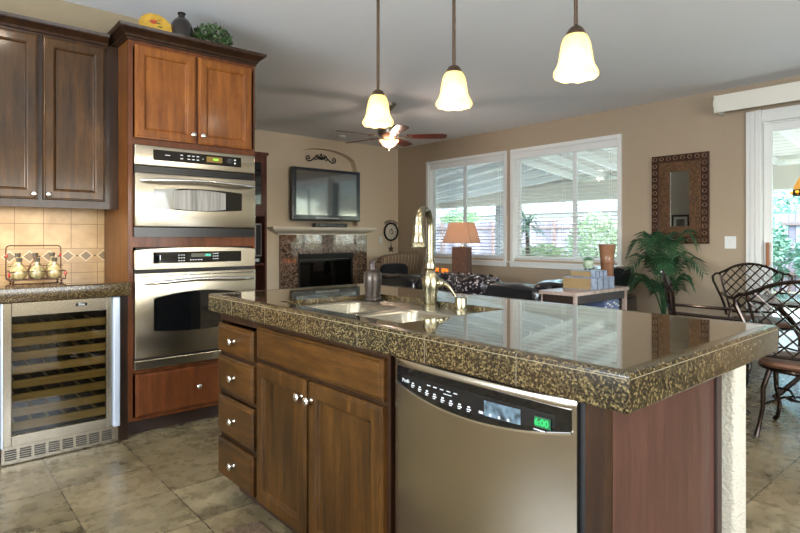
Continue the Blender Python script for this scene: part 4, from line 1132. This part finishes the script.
s.build('lamp_shade', lampshade('tan_fabric_shade', (204, 174, 150), (240, 186, 150), .10, .04), t)
B().puff((LX, LY, 1.26), (.06, .06, .09), 1, 14, 8).build('bulb', BULB, t, True)
B().lathe([(.0001, 0), (.004, 0), (.008, .02), (.0001, .03)], (LX, LY, 1.415), 10).build('finial', NICKEL, t, True)
light('table_lamp_light', 'POINT', (LX, LY, 1.27), 5, (1, .80, .60), .05)
CAND = mat('amber_votive_glass', (120, 50, 20), .2, emit=(255, 120, 30), estr=1.2); CFR = mat('votive_holder', (50, 28, 22), .3)
for k, (dx, dy, w_) in enumerate(((-.06, .40, 'farthest left of the lamp base'), (-.08, .26, 'between the other two'), (-.115, .17, 'closest to the lamp base'))):
    t = thing('votive_candle', 'small glowing amber votive holder, ' + w_, 'candle holder', (LX + dx, LY + dy, .72), 'votives beside the lamp')
    B().box(LX + dx - .03, LX + dx + .03, LY + dy - .03, LY + dy + .03, .721, .735, .002).build('base', CFR, t)
    B().lathe([(.0001, .0), (.022, 0), (.026, .06), (.023, .06), (.019, .006), (.0001, .006)], (LX + dx, LY + dy, .736), 16).build('glass_cup', CAND, t, True)

# side console with books
CTX0, CTX1, CTY0, CTY1, CTZ = 4.03, 4.93, 2.49, 2.84, .76
t = thing('console_table', 'light edged dark wood side table behind the sofa, under stacked books', 'side table', (4.48, 2.66, 0))
TTOP = wood('console_top', (134, 114, 106), (166, 146, 136), (186, 168, 158))
B().box(CTX0, CTX1, CTY0, CTY1, CTZ - .03, CTZ, .004).build('tabletop', TTOP, t)
B().box(CTX0 + .03, CTX1 - .03, CTY0 + .02, CTY0 + .035, CTZ - .10, CTZ - .03).box(CTX0 + .02, CTX0 + .035, CTY0 + .03, CTY1 - .03, CTZ - .10, CTZ - .03).build('apron', DARKWOOD, t)
for xx in (CTX0 + .02, CTX1 - .055):
    for yy in (CTY0 + .01, CTY1 - .045): B().box(xx, xx + .035, yy, yy + .035, 0, CTZ - .03, .003).build('leg', TTOP, t)
B().box(CTX0 + .03, CTX1 - .03, CTY0 + .02, CTY1 - .02, .40, .42).build('shelf', DARKWOOD, t)


def book(x, y, z, w_, d_, h, cov, page, rotz, label, group, spine=None):
    """spine faces local -y... w_ along x (spine length), d_ along y"""
    t = thing('book', label, 'book', (x, y, z), group)
    Rz = Matrix.Rotation(rotz, 3, 'Z'); c0 = Vector((x, y, z))
    def bx(x0, x1, y0, y1, z0, z1, nm, m, bev=.001):
        b = B().box(x + x0, x + x1, y + y0, y + y1, z + z0, z + z1, bev)
        for v in b.bm.verts: v.co = c0 + Rz @ (v.co - c0)
        return b.build(nm, m, t)
    bx(-w_ / 2 + .005, w_ / 2 - .005, -d_ / 2 + .004, d_ / 2 - .005, .005, h - .005, 'pages', page, 0)
    b = B()
    for (x0, x1, y0, y1, z0, z1) in ((-w_ / 2, w_ / 2, -d_ / 2, d_ / 2, 0, .005), (-w_ / 2, w_ / 2, -d_ / 2, d_ / 2, h - .005, h), (-w_ / 2, w_ / 2, -d_ / 2 - .003, -d_ / 2 + .004, 0, h)):
        b.box(x + x0, x + x1, y + y0, y + y1, z + z0, z + z1, .001)
    for v in b.bm.verts: v.co = c0 + Rz @ (v.co - c0)
    b.build('cover', cov, t)
    if spine:
        for f in (.25, .5, .75): bx(-w_ / 2 + w_ * f - .004, -w_ / 2 + w_ * f + .004, -d_ / 2 - .005, -d_ / 2 - .002, .001, h - .001, 'spine_band', spine, 0)
    return t


PAGE = mat('gilt_page_edges', (146, 122, 84), .6, noise=.2, scale=4, stretch=(1, 1, 60))
COV = mat('slate_blue_cover', (132, 144, 166), .35, noise=.35, scale=30); COV2 = mat('dark_spine', (60, 66, 84), .4)
book(4.50, 2.65, CTZ + .001, .38, .28, .104, COV, PAGE, R(0), 'thick blue-grey spined book with gilt page edges, at the bottom of the stack', None, COV2)
book(4.49, 2.64, CTZ + .106, .26, .20, .056, COV, PAGE, R(0), 'smaller blue-grey book lying on the thick book, under the succulent', None, COV2)
COV3 = mat('blue_binding', (92, 110, 150), .4)
for k in range(7):
    B_ = .505 + 0 * k
    t = thing('upright_book', 'blue bound book standing on the shelf of the console table', 'book', (4.55 + k * .036, 2.62, .42), 'blue books on the console shelf')
    h = .23 + .02 * ((k * 5) % 3)
    B().box(4.55 + k * .036, 4.583 + k * .036, 2.52, 2.72, .4205, .42 + h, .003).build('cover', COV3, t)
    B().box(4.551 + k * .036, 4.582 + k * .036, 2.518, 2.521, .42 + h * .75, .42 + h * .8).box(4.551 + k * .036, 4.582 + k * .036, 2.518, 2.521, .42 + h * .5, .42 + h * .54).build('spine_band', WHITE, t)
# succulent
sx, sy, sz = 4.50, 2.65, CTZ + .1625
t = thing('potted_succulent', 'green succulent in small pale green pot on top of the books', 'succulent', (sx, sy, sz))
PG = mat('mint_pot', (150, 168, 144), .4, noise=.25, scale=60)
B().lathe([(.0001, .012), (.028, .012), (.043, .03), (.046, .06), (.044, .085), (.040, .085), (.038, .075), (.0001, .075)], (sx, sy, sz), 24).build('pot', PG, t, True)
for k in range(3): a = k * 2 * pi / 3; B().lathe([(.0001, 0), (.007, 0), (.009, .016), (.0001, .016)], (sx + .022 * cos(a), sy + .022 * sin(a), sz), 8).build('foot', BLACKM, t, True)
s = B()
for k in range(26):
    a = k * 2.4; e_ = R(75 - 2.6 * k); l_ = .028 + .001 * k
    d = Vector((cos(a) * cos(e_), sin(a) * cos(e_), sin(e_)))
    s.tube([Vector((sx, sy, sz + .078)) + d * .004, Vector((sx, sy, sz + .078)) + d * l_ * .6, Vector((sx, sy, sz + .08)) + d * l_ * 1.25], [.005, .009, .001], 6, flat=.5)
s.build('rosette', SUCC, t, True)
# fluted vase
t0 = thing('fluted_vase', 'tall flared brown wooden vase behind the books', 'vase', (4.86, 2.66, CTZ))
FL = wood('vase_wood', (98, 64, 46), (126, 88, 64), (148, 108, 82))
B().lathe([(.0001, 0), (.050, 0), (.053, .01), (.055, .12), (.059, .21), (.062, .218), (.060, .222), (.066, .30), (.076, .385), (.073, .385), (.06, .25), (.045, .02), (.0001, .015)], (4.845, 2.66, CTZ + .0005), 40, lambda r, z, a: (r * (1 + .012 * cos(20 * a)), 0)).build('body', FL, t0, True)

# palm
PX_, PY_ = 5.95, 2.63
t = thing('potted_palm', 'leafy green palm in a floor pot under the wood framed mirror', 'palm', (PX_, PY_, 0))
B().lathe([(.0001, 0), (.12, 0), (.17, .28), (.18, .30), (.165, .30), (.15, .26), (.0001, .26)], (PX_, PY_, 0), 28).build('pot', mat('dark_planter', (70, 50, 38), .6), t, True)
rnd = random.Random(21)
FR = []
for k in range(17):
    a = k * 2.399 + .3; hi = k % 3
    FR.append((a, (.34, .40, .40)[hi] + rnd.uniform(-.04, .04), (1.34, 1.12, .84)[hi] + rnd.uniform(-.06, .06), (.34, .30, .22)[hi]))
st = B()
for a, reach, top, droop in FR:
    root = Vector((PX_, PY_, .26)); pts = []
    reach2 = min(reach, .26) if cos(a) > 0.2 else reach
    for i in range(15):
        s_ = i / 14
        rr_ = reach2 * (s_ ** 1.5); zz = .26 + (top - .26) * (1 - (1 - s_) ** 1.9) - droop * max(0, s_ - .6) ** 1.6 * 3.2
        pts.append(root + Vector((cos(a) * rr_, sin(a) * rr_, zz - .26)))
    fr = B().tube(pts, [.007 * (1 - .8 * i / 14) for i in range(15)], 5)
    for i in range(6, 15):
        for h_ in (0, .5):
            if i == 14 and h_: continue
            p = pts[i] if not h_ else (pts[i] + pts[i + 1]) / 2
            tan = (pts[min(i + 1, 14)] - pts[i - 1]).normalized(); sd = tan.cross(Vector((0, 0, 1)))
            if sd.length < .1: sd = Vector((-sin(a), cos(a), 0))
            sd.normalize(); L_ = .19 * (1 - .45 * abs(i + h_ - 10) / 5)
            for sg in (1, -1):
                d = (sd * sg * .85 + tan * .65 + Vector((0, 0, .1))).normalized()
                m1 = p + d * L_ * .5; e_ = p + d * L_ + Vector((0, 0, -L_ * .38)); wv = tan * .012
                for q in (m1, e_):
                    q.x = min(q.x, 6.28)
                fr.quad(p - wv * .5, p + wv * .5, m1 + wv, m1 - wv); fr.tri(m1 - wv, m1 + wv, e_)
    fr.build('frond', LEAF, t)

# mirror on the wall
t = thing('wall_mirror', 'rectangular mirror in wide carved brown wood frame on the tan wall', 'mirror', (6.3, 2.614, 1.144))
MY0, MY1, MZ0, MZ1 = 2.315, 2.914, 1.144, 2.116
OUT = wood('dark_carved_frame', (44, 26, 18), (62, 38, 26), (84, 54, 36)); INN = mat('hammered_copper_wood', (88, 60, 32), .45, .3, noise=.6, scale=45, bump=.8, bscale=60)
ff = fX(6.32)
def ringframe(b, o_, i_, h0, h1):
    (a0, a1, c0, c1), (e0, e1, g0, g1) = o_, i_
    b.box(6.32 - h1, 6.32 - h0, a0, e0, c0, c1, .003).box(6.32 - h1, 6.32 - h0, e1, a1, c0, c1, .003).box(6.32 - h1, 6.32 - h0, e0, e1, c0, g0, .003).box(6.32 - h1, 6.32 - h0, e0, e1, g1, c1, .003)
    return b
ringframe(B(), (MY0, MY1, MZ0, MZ1), (MY0 + .075, MY1 - .075, MZ0 + .075, MZ1 - .075), .001, .035).build('outer_frame', OUT, t)
ringframe(B(), (MY0 + .075, MY1 - .075, MZ0 + .075, MZ1 - .075), (2.513, 2.714, 1.333, 1.93), .001, .025).build('inner_frame', INN, t)
MX = Matrix.Rotation(R(-90), 3, 'Y'); STM = mat('antique_studs', (140, 116, 92), .4, .6)
STUD = [(.016, 0), (.023, .0), (.024, .004), (.021, .007), (.016, .004)]
spots = [(yy, MZ0 + .0375 + k * (MZ1 - MZ0 - .075) / 12) for k in range(13) for yy in (MY0 + .0375, MY1 - .0375)] + [(MY0 + .0375 + k * (MY1 - MY0 - .075) / 7, zz) for k in range(1, 7) for zz in (MZ0 + .0375, MZ1 - .0375)]
for yy, zz in spots: B().lathe(STUD, (6.2855, yy, zz), 12, axis=MX, cap=False).build('ring_stud', STM, t, True)
B().box(6.303, 6.315, 2.508, 2.719, 1.328, 1.935).build('glass', mat('mirror_glass', (225, 228, 228), .02, 1), t)
# light switch
t = thing('light_switch', 'white double rocker light switch plate on the tan wall by the glass door', 'light switch', (6.315, 2.117, 1.158))
B().box(6.313, 6.3195, 2.063, 2.171, 1.094, 1.222, .003).build('plate', WHITE, t)
for yy in (2.095, 2.139): B().box(6.309, 6.314, yy - .016, yy + .016, 1.125, 1.19, .002).build('rocker', WHITE, t)
# pictures on the living room side wall, seen in the mirror
for k, (yy, zz, w_, h_) in enumerate(((4.75, 1.45, .34, .42), (5.35, 1.5, .40, .34), (5.0, .98, .5, .36))):
    t = thing('picture_frame', ('black framed picture on the white wall, reflected in the mirror, ' + ('upper left of three', 'upper right of three', 'lowest of three')[k]), 'picture', (1.1, yy, zz))
    B().box(1.101, 1.12, yy - w_ / 2, yy + w_ / 2, zz - h_ / 2, zz + h_ / 2, .003).build('frame', BLACKM, t)
    B().box(1.12, 1.123, yy - w_ / 2 + .04, yy + w_ / 2 - .04, zz - h_ / 2 + .04, zz + h_ / 2 - .04).build('mat_board', WHITE, t)
    B().box(1.123, 1.125, yy - w_ / 2 + .09, yy + w_ / 2 - .09, zz - h_ / 2 + .09, zz + h_ / 2 - .09).build('print', mat('grey_print_art', (120, 116, 110), .5, noise=.4, scale=9), t)

# ================================================================ DINING SET
ALU = mat('cast_bronze_aluminium', (52, 42, 36), .16, .8, noise=.3, scale=25)
SEATM = mat('brown_seat_pad', (104, 72, 54), .4, .2)


def back_region(y, z):
    """inside test of the camel-shaped chair back"""
    t_ = abs(y)
    hw = .175 + .11 * ((z - .47) / .45)
    top = .955 - 1.35 * t_ ** 2 + (0 if t_ < .2 else 2.5 * (t_ - .2) ** 2)
    return t_ <= hw and .50 <= z <= top


def bx_(y, z): return -.235 - .16 * (z - .45) + .35 * y * y


def make_chair(label, group):
    t = thing('patio_chair', label, 'chair', (0, 0, 0), group)
    P = lambda y, z: (bx_(y, z), y, z)
    bk = B()
    top = []
    for i in range(25):
        y = -.275 + .55 * i / 24; z = .955 - 1.35 * y * y + (0 if abs(y) < .2 else 2.5 * (abs(y) - .2) ** 2); top.append(P(y, z))
    bk.tube(top, .012, 8)
    for sg in (1, -1):
        # outer side rail curling at the top
        cv = [(.275, .862), (.315, .862), (.345, .835), (.34, .79), (.31, .72), (.275, .64), (.25, .56), (.235, .47)]
        bk.tube([P(sg * y, z) for y, z in cv], .011, 8)
        bk.tube([P(sg * y, z) for y, z in ((.275, .862), (.262, .80), (.24, .70), (.215, .60), (.195, .50))], .009, 8)
    bk.tube([P(-.195 + .39 * i / 8, .50) for i in range(9)], .010, 8)
    bk.build('back_frame', ALU, t, True)
    la = B(); step = .088
    for sg in (1, -1):
        k = -14
        while k < 30:
            c0 = .47 + k * step; run = []
            for i in range(121):
                y = -.3 + .6 * i / 120; z = c0 + sg * y * 1.0
                if back_region(y, z): run.append(P(y, z))
                elif len(run) > 2: break
                else: run = []
            if len(run) > 3: la.tube(run[::max(1, len(run) // 5)] + [run[-1]], .0105, 6, flat=.5)
            k += 1
    la.build('back_lattice', ALU, t, True)
    B().puff((.0, 0, .445), (.50, .50, .06), .6, 32, 12).build('seat', SEATM, t, True)
    B().tube([(.25 * cos(2 * pi * i / 32), .25 * sin(2 * pi * i / 32), .415) for i in range(32)], .014, 8, True).build('seat_rim', ALU, t, True)
    for sg in (1, -1):
        B().tube([(-.27, sg * .255, .68), (-.15, sg * .29, .675), (.0, sg * .305, .665), (.15, sg * .30, .66), (.21, sg * .29, .645), (.225, sg * .285, .61), (.205, sg * .28, .585), (.18, sg * .27, .60)], .012, 8).tube([(.16, sg * .29, .655), (.13, sg * .27, .56), (.18, sg * .25, .48), (.16, sg * .23, .42)], .010, 8).build('arm', ALU, t, True)
        B().tube([(.17, sg * .17, .42), (.205, sg * .205, .34), (.20, sg * .20, .22), (.17, sg * .175, .12), (.185, sg * .19, .04), (.215, sg * .21, .012)], [.018, .018, .014, .012, .013, .016], 10).build('leg', ALU, t, True)
        B().tube([(-.17, sg * .17, .42), (-.215, sg * .20, .30), (-.225, sg * .20, .18), (-.245, sg * .215, .08), (-.27, sg * .225, .012)], [.017, .015, .013, .012, .015], 10).build('leg', ALU, t, True)
    s = B()
    for sg in (1, -1):
        s.tube([(-.225, sg * .2, .20), (-.1, sg * .11, .235), (0, sg * .06, .20), (.1, sg * .11, .235), (.195, sg * .195, .22)], .008, 6)
        s.tube([(.06 * cos(a_ / 10 * 2 * pi), sg * .06 + .055 * sin(a_ / 10 * 2 * pi), .21) for a_ in range(10)], .007, 6, True)
    s.build('stretcher', ALU, t, True)
    return t


TCX, TCY = 5.12, 1.12
ch = make_chair('brown cast metal lattice chair nearest the island, its back to the camera', 'lattice back dining chairs')
ch.location = (4.12, .945, 0); ch.rotation_euler = (0, 0, R(6))
for (x, y, rz, lb) in ((5.84, 1.68, math.atan2(TCY - 1.68, TCX - 5.84), 'brown cast metal lattice chair on the far side of the dining table, facing the camera'),
                       (4.38, 1.60, R(-66), 'brown cast metal lattice chair seen edge-on in front of the potted palm')):
    c_ = copy_tree(ch); c_.location = (x, y, 0); c_.rotation_euler = (0, 0, rz); c_['label'] = lb
t = thing('dining_table', 'round brown cast metal dining table between the lattice chairs', 'table', (TCX, TCY, 0))
B().lathe([(.0001, .0), (.44, 0), (.47, .008), (.47, .022), (.44, .03), (.0001, .03)], (TCX, TCY, .71), 48).build('tabletop', ALU, t, True)
for k in range(3):
    a = k * 2 * pi / 3 + .4
    B().tube([(TCX + r_ * cos(a), TCY + r_ * sin(a), z_) for r_, z_ in ((.34, .71), (.22, .60), (.10, .45), (.08, .30), (.16, .15), (.28, .06), (.34, .015))], [.02, .02, .018, .016, .016, .018, .02], 10).build('leg', ALU, t, True)
# stained glass hanging lamp over the table
hx_, hy_, hz_ = 4.63, .95, 1.50
t = thing('stained_glass_lamp', 'yellow stained glass lamp at the right edge, hanging over the dining table', 'pendant lamp', (hx_, hy_, 2.74))
SG = lampshade('yellow_stained_glass', (236, 196, 110), (255, 200, 100), .35, .1)
B().lathe([(.205, 0), (.20, .03), (.17, .09), (.10, .15), (.03, .17), (.027, .168), (.097, .147), (.166, .087), (.196, .028), (.201, 0)], (hx_, hy_, hz_ + .03), 12, cap=False).build('shade', SG, t)
bd = B().lathe([(.205, 0), (.209, .004), (.206, .034), (.203, .034), (.203, 0)], (hx_, hy_, hz_), 12, cap=False); bd.build('rim', BRONZE, t)
for k in range(12):
    a = (k + .5) * 2 * pi / 12; B().puff((hx_ + .203 * cos(a), hy_ + .203 * sin(a), hz_ + .017), (.03, .03, .022), 1, 8, 6).build('glass_jewel', mat('amber_jewel', (240, 180, 70), .3, emit=(255, 180, 60), estr=.6), t, True)
B().tube([(hx_, hy_, hz_ + .2), (hx_, hy_, 2.71)], .006, 8).build('rod', BRONZE, t, True)
B().lathe([(.0001, 0), (.05, .01), (.055, .03), (.0001, .03)], (hx_, hy_, 2.7095), 20).build('canopy', BRONZE, t, True)

# trim rings of the added, unseen ceiling fill lights
for i, (cx, cy) in enumerate(CEIL_FILLS):
    t = thing('ceiling_fill_fixture', 'round trim of an added, unseen ceiling fill light', 'ceiling light', (cx, cy, 2.74), 'added ceiling fill lights')
    B().lathe([(.085, 0), (.105, 0), (.107, .01), (.085, .012), (.085, 0)], (cx, cy, 2.7275), 24, cap=False).build('trim_ring', WHITE, t, True)

# ================================================================ OUTSIDE
CONC = mat('patio_concrete', (214, 212, 206), .9, noise=.12, scale=3)
struct(B().box(6.44, 11.5, -5, 12, -.16, -.06), 'patio_floor', CONC)
struct(B().box(11.5, 40, -20, 40, -.2, -.1), 'yard_ground', mat('yard_gravel', (150, 146, 128), .95, noise=.3, scale=6))
PW = mat('patio_roof_white', (232, 232, 230), .7)
t = thing('patio_cover', 'white patio roof with sloping rafters and beam outside the windows', 'patio cover', (9, 4, 0))
zr = lambda x: 2.95 - .115 * (x - 6.5)
g = NT('patio_boards'); xyz = g.coords(); j = g.joint(xyz[0], 0, .20, .014)
g.l(g.mix(j, srgb(222, 216, 208), srgb(130, 122, 114)), g.p.inputs['Base Color']); g.p.inputs['Roughness'].default_value = .7
YH = 6.9
b = B().prism([(6.45, zr(6.45) + .14), (11.9, zr(11.9) + .14), (11.9, zr(11.9) + .17), (6.45, zr(6.45) + .17)], lambda u, v, w: Vector((u, w, v)), -3.0, 4.2)
b2 = B().prism([(6.45, zr(6.45) + .14), (11.9, zr(11.9) + .14), (11.9, zr(11.9) + .17), (6.45, zr(6.45) + .17)], lambda u, v, w: Vector((u, w, v)), 4.2, YH)
DKB = mat('greige_roof_boards', (196, 188, 182), .8, noise=.2, scale=5)  # greyer and darker than the boards outside the glass door
b2.build('roof_boards', DKB, t)
b.build('roof_boards', g.m, t)
for k in range(16):
    y0 = -2.6 + k * .62
    B().prism([(6.45, zr(6.45)), (11.9, zr(11.9)), (11.9, zr(11.9) + .14), (6.45, zr(6.45) + .14)], lambda u, v, w: Vector((u, w, v)), y0, y0 + .05).build('rafter', PW, t)
zq = lambda x, y: zr(x) + (2.06 - zr(x)) * (y - YH) / (11.4 - YH)
bm = bmesh.new()
for h in (.14, .17):
    bm.faces.new([bm.verts.new((x, y, zq(x, y) + h)) for x, y in ((6.45, YH), (11.9, YH), (11.9, 11.5), (6.45, 11.5))])
b = B(); b._take(bm); b.build('roof_boards', DKB, t)
for k in range(10):
    x0 = 6.7 + k * .56
    B().prism([(YH, zq(x0, YH)), (11.5, zq(x0, 11.5)), (11.5, zq(x0, 11.5) + .14), (YH, zq(x0, YH) + .14)], lambda u, v, w: Vector((w, u, v)), x0, x0 + .05).build('rafter', PW, t)
BG = mat('beam_greige', (206, 196, 184), .7)
B().box(11.0, 11.12, -3, 11.2, 2.02, 2.42).build('beam', BG, t)
B().box(6.45, 11.0, 11.0, 11.12, 2.0, 2.16).build('beam', BG, t)
for yy in (8.9, 1.0, -2.5): B().box(11.0, 11.14, yy, yy + .14, -.06, 2.02).build('post', mat('post_grey', (150, 148, 150), .7), t)
# fence
FEN = wood('weathered_fence', (112, 92, 90), (140, 120, 116), (158, 140, 134), rough=.9, coat=0)
t = thing('board_fence', 'weathered vertical board fence at the back of the yard', 'fence', (16, 8, 0))
g = NT('fence_boards'); xyz = g.coords(); nn_ = g.noise(6, 4, stretch=(1, 1, .2)); idx = g.math('FLOOR', g.math('DIVIDE', xyz[1], .14)); wn = g.n('TexWhiteNoise', noise_dimensions='1D'); g.l(idx, wn.inputs['W'])
c = g.ramp(g.math('ADD', g.math('MULTIPLY', nn_, .5), g.math('MULTIPLY', wn.outputs['Value'], .5)), [(.3, srgb(142, 130, 142)), (.7, srgb(184, 174, 186))])
c = g.mix(g.joint(xyz[1], 0, .14, .012), c, srgb(66, 56, 56)); g.l(c, g.p.inputs['Base Color']); g.p.inputs['Roughness'].default_value = .9
B().box(16, 16.03, -6, 26, -.1, 1.78).build('boards', g.m, t)
B().box(15.94, 16, -6, 26, 1.50, 1.58).box(15.94, 16, -6, 26, .3, .38).build('rail', FEN, t)
for k in range(12): B().box(15.92, 16.0, -5 + k * 2.6, -4.9 + k * 2.6, -.1, 1.8).build('post', FEN, t)
# neighbour's house
t = thing('neighbor_house', 'pale house with grey shingle roof beyond the fence', 'house', (24, 12, 0))
B().box(24, 32, 6, 24, -.1, 2.5).build('wall', mat('pale_stucco', (220, 222, 224), .9), t)
B().prism([(23.2, 2.4), (28, 4.3), (32.8, 2.4)], lambda u, v, w: Vector((u, w, v)), 5.5, 24.5).build('roof', mat('grey_shingle', (150, 156, 164), .9, noise=.2, scale=10), t)
# shrubs and trees
BUSH = [mat('light_green_leaves', (170, 188, 156), .6, noise=.4, scale=3), mat('mid_green_leaves', (134, 170, 124), .6, noise=.4, scale=3), mat('blue_green_leaves', (138, 178, 160), .6, noise=.4, scale=2), mat('yellow_green_leaves', (190, 204, 164), .6, noise=.4, scale=3)]
TRK = mat('bark', (92, 76, 62), .9)
def shrub(name, label, cat, x, y, rx, rz_, z, n, size, m, seed, group=None, trunk=True):
    t = thing(name, label, cat, (x, y, -.1), group)
    leafcloud(B(), n, (x, y, z), (rx, rx, rz_), size, seed, .35, .55, -.1).build('foliage', m, t)
    if trunk: B().tube([(x, y, -.1), (x + .05, y, z * .5), (x, y + .03, z)], [.03 + rx * .04] * 2 + [.02 + rx * .02], 8).build('trunk', TRK, t, True)
GRP = 'plants in the back yard'
shrub('round_shrub', 'low round light green shrub seen through the window nearer the glass door', 'shrub', 9.6, 6.7, .66, .50, .56, 3400, .08, BUSH[3], 1, GRP)
shrub('leafy_shrub', 'taller loose green shrub behind the wooden vase, seen through the window', 'shrub', 12.6, 7.2, .70, .85, .95, 2400, .11, BUSH[0], 2, GRP)
shrub('leafy_shrub', 'small green treetop over the fence, seen above the table lamp shade', 'shrub', 18, 16.6, .9, .7, 1.75, 1200, .16, BUSH[1], 3, GRP)
shrub('leafy_shrub', 'pale strappy plant at the window foot, left of the potted palm', 'shrub', 8.9, 5.35, .32, .35, .35, 600, .10, BUSH[3], 4, GRP, False)
t = thing('yucca_plant', 'tall spiky plant with drooping leaves just outside the window centre post', 'plant', (8.2, 6.02, -.06), GRP)
s = B(); rnd = random.Random(9)
for k in range(60):
    a = rnd.uniform(0, 2 * pi); e_ = rnd.uniform(-.5, 1.0); r_ = rnd.uniform(.3, .52); o_ = Vector((8.2, 6.02, 1.45)); d = Vector((cos(a) * cos(e_), sin(a) * cos(e_), sin(e_))); q = Vector((-sin(a), cos(a), 0)) * .016
    m1 = o_ + d * r_ * .6; e2 = o_ + d * r_ + Vector((0, 0, -.12)); s.quad(o_ - q, o_ + q, m1 + q, m1 - q); s.tri(m1 - q, m1 + q, e2)
s.build('foliage', BUSH[2], t); B().tube([(8.2, 6.02, -.06), (8.23, 6.02, .7), (8.2, 6.02, 1.45)], [.04, .035, .035], 8).build('trunk', TRK, t, True)
for k, (x, y, rx, rz_, z, m) in enumerate(((14.4, 4.6, .9, 1.0, .9, 2), (14.4, 2.6, .9, .9, .75, 2), (18.6, 5.2, 1.7, 1.8, 2.2, 2), (18.6, 1.6, 1.7, 1.8, 2.1, 1), (14.2, .6, .9, 1.0, .9, 2))):
    shrub('evergreen_tree', ('feathery evergreen seen through the glass door, ' + ('nearest its left stile', 'low in the middle', 'tallest behind the fence', 'behind the fence at far right', 'low at far right')[k]), 'tree', x, y, rx, rz_, z, 3600, .16, BUSH[m], 30 + k, 'evergreens beyond the glass door')
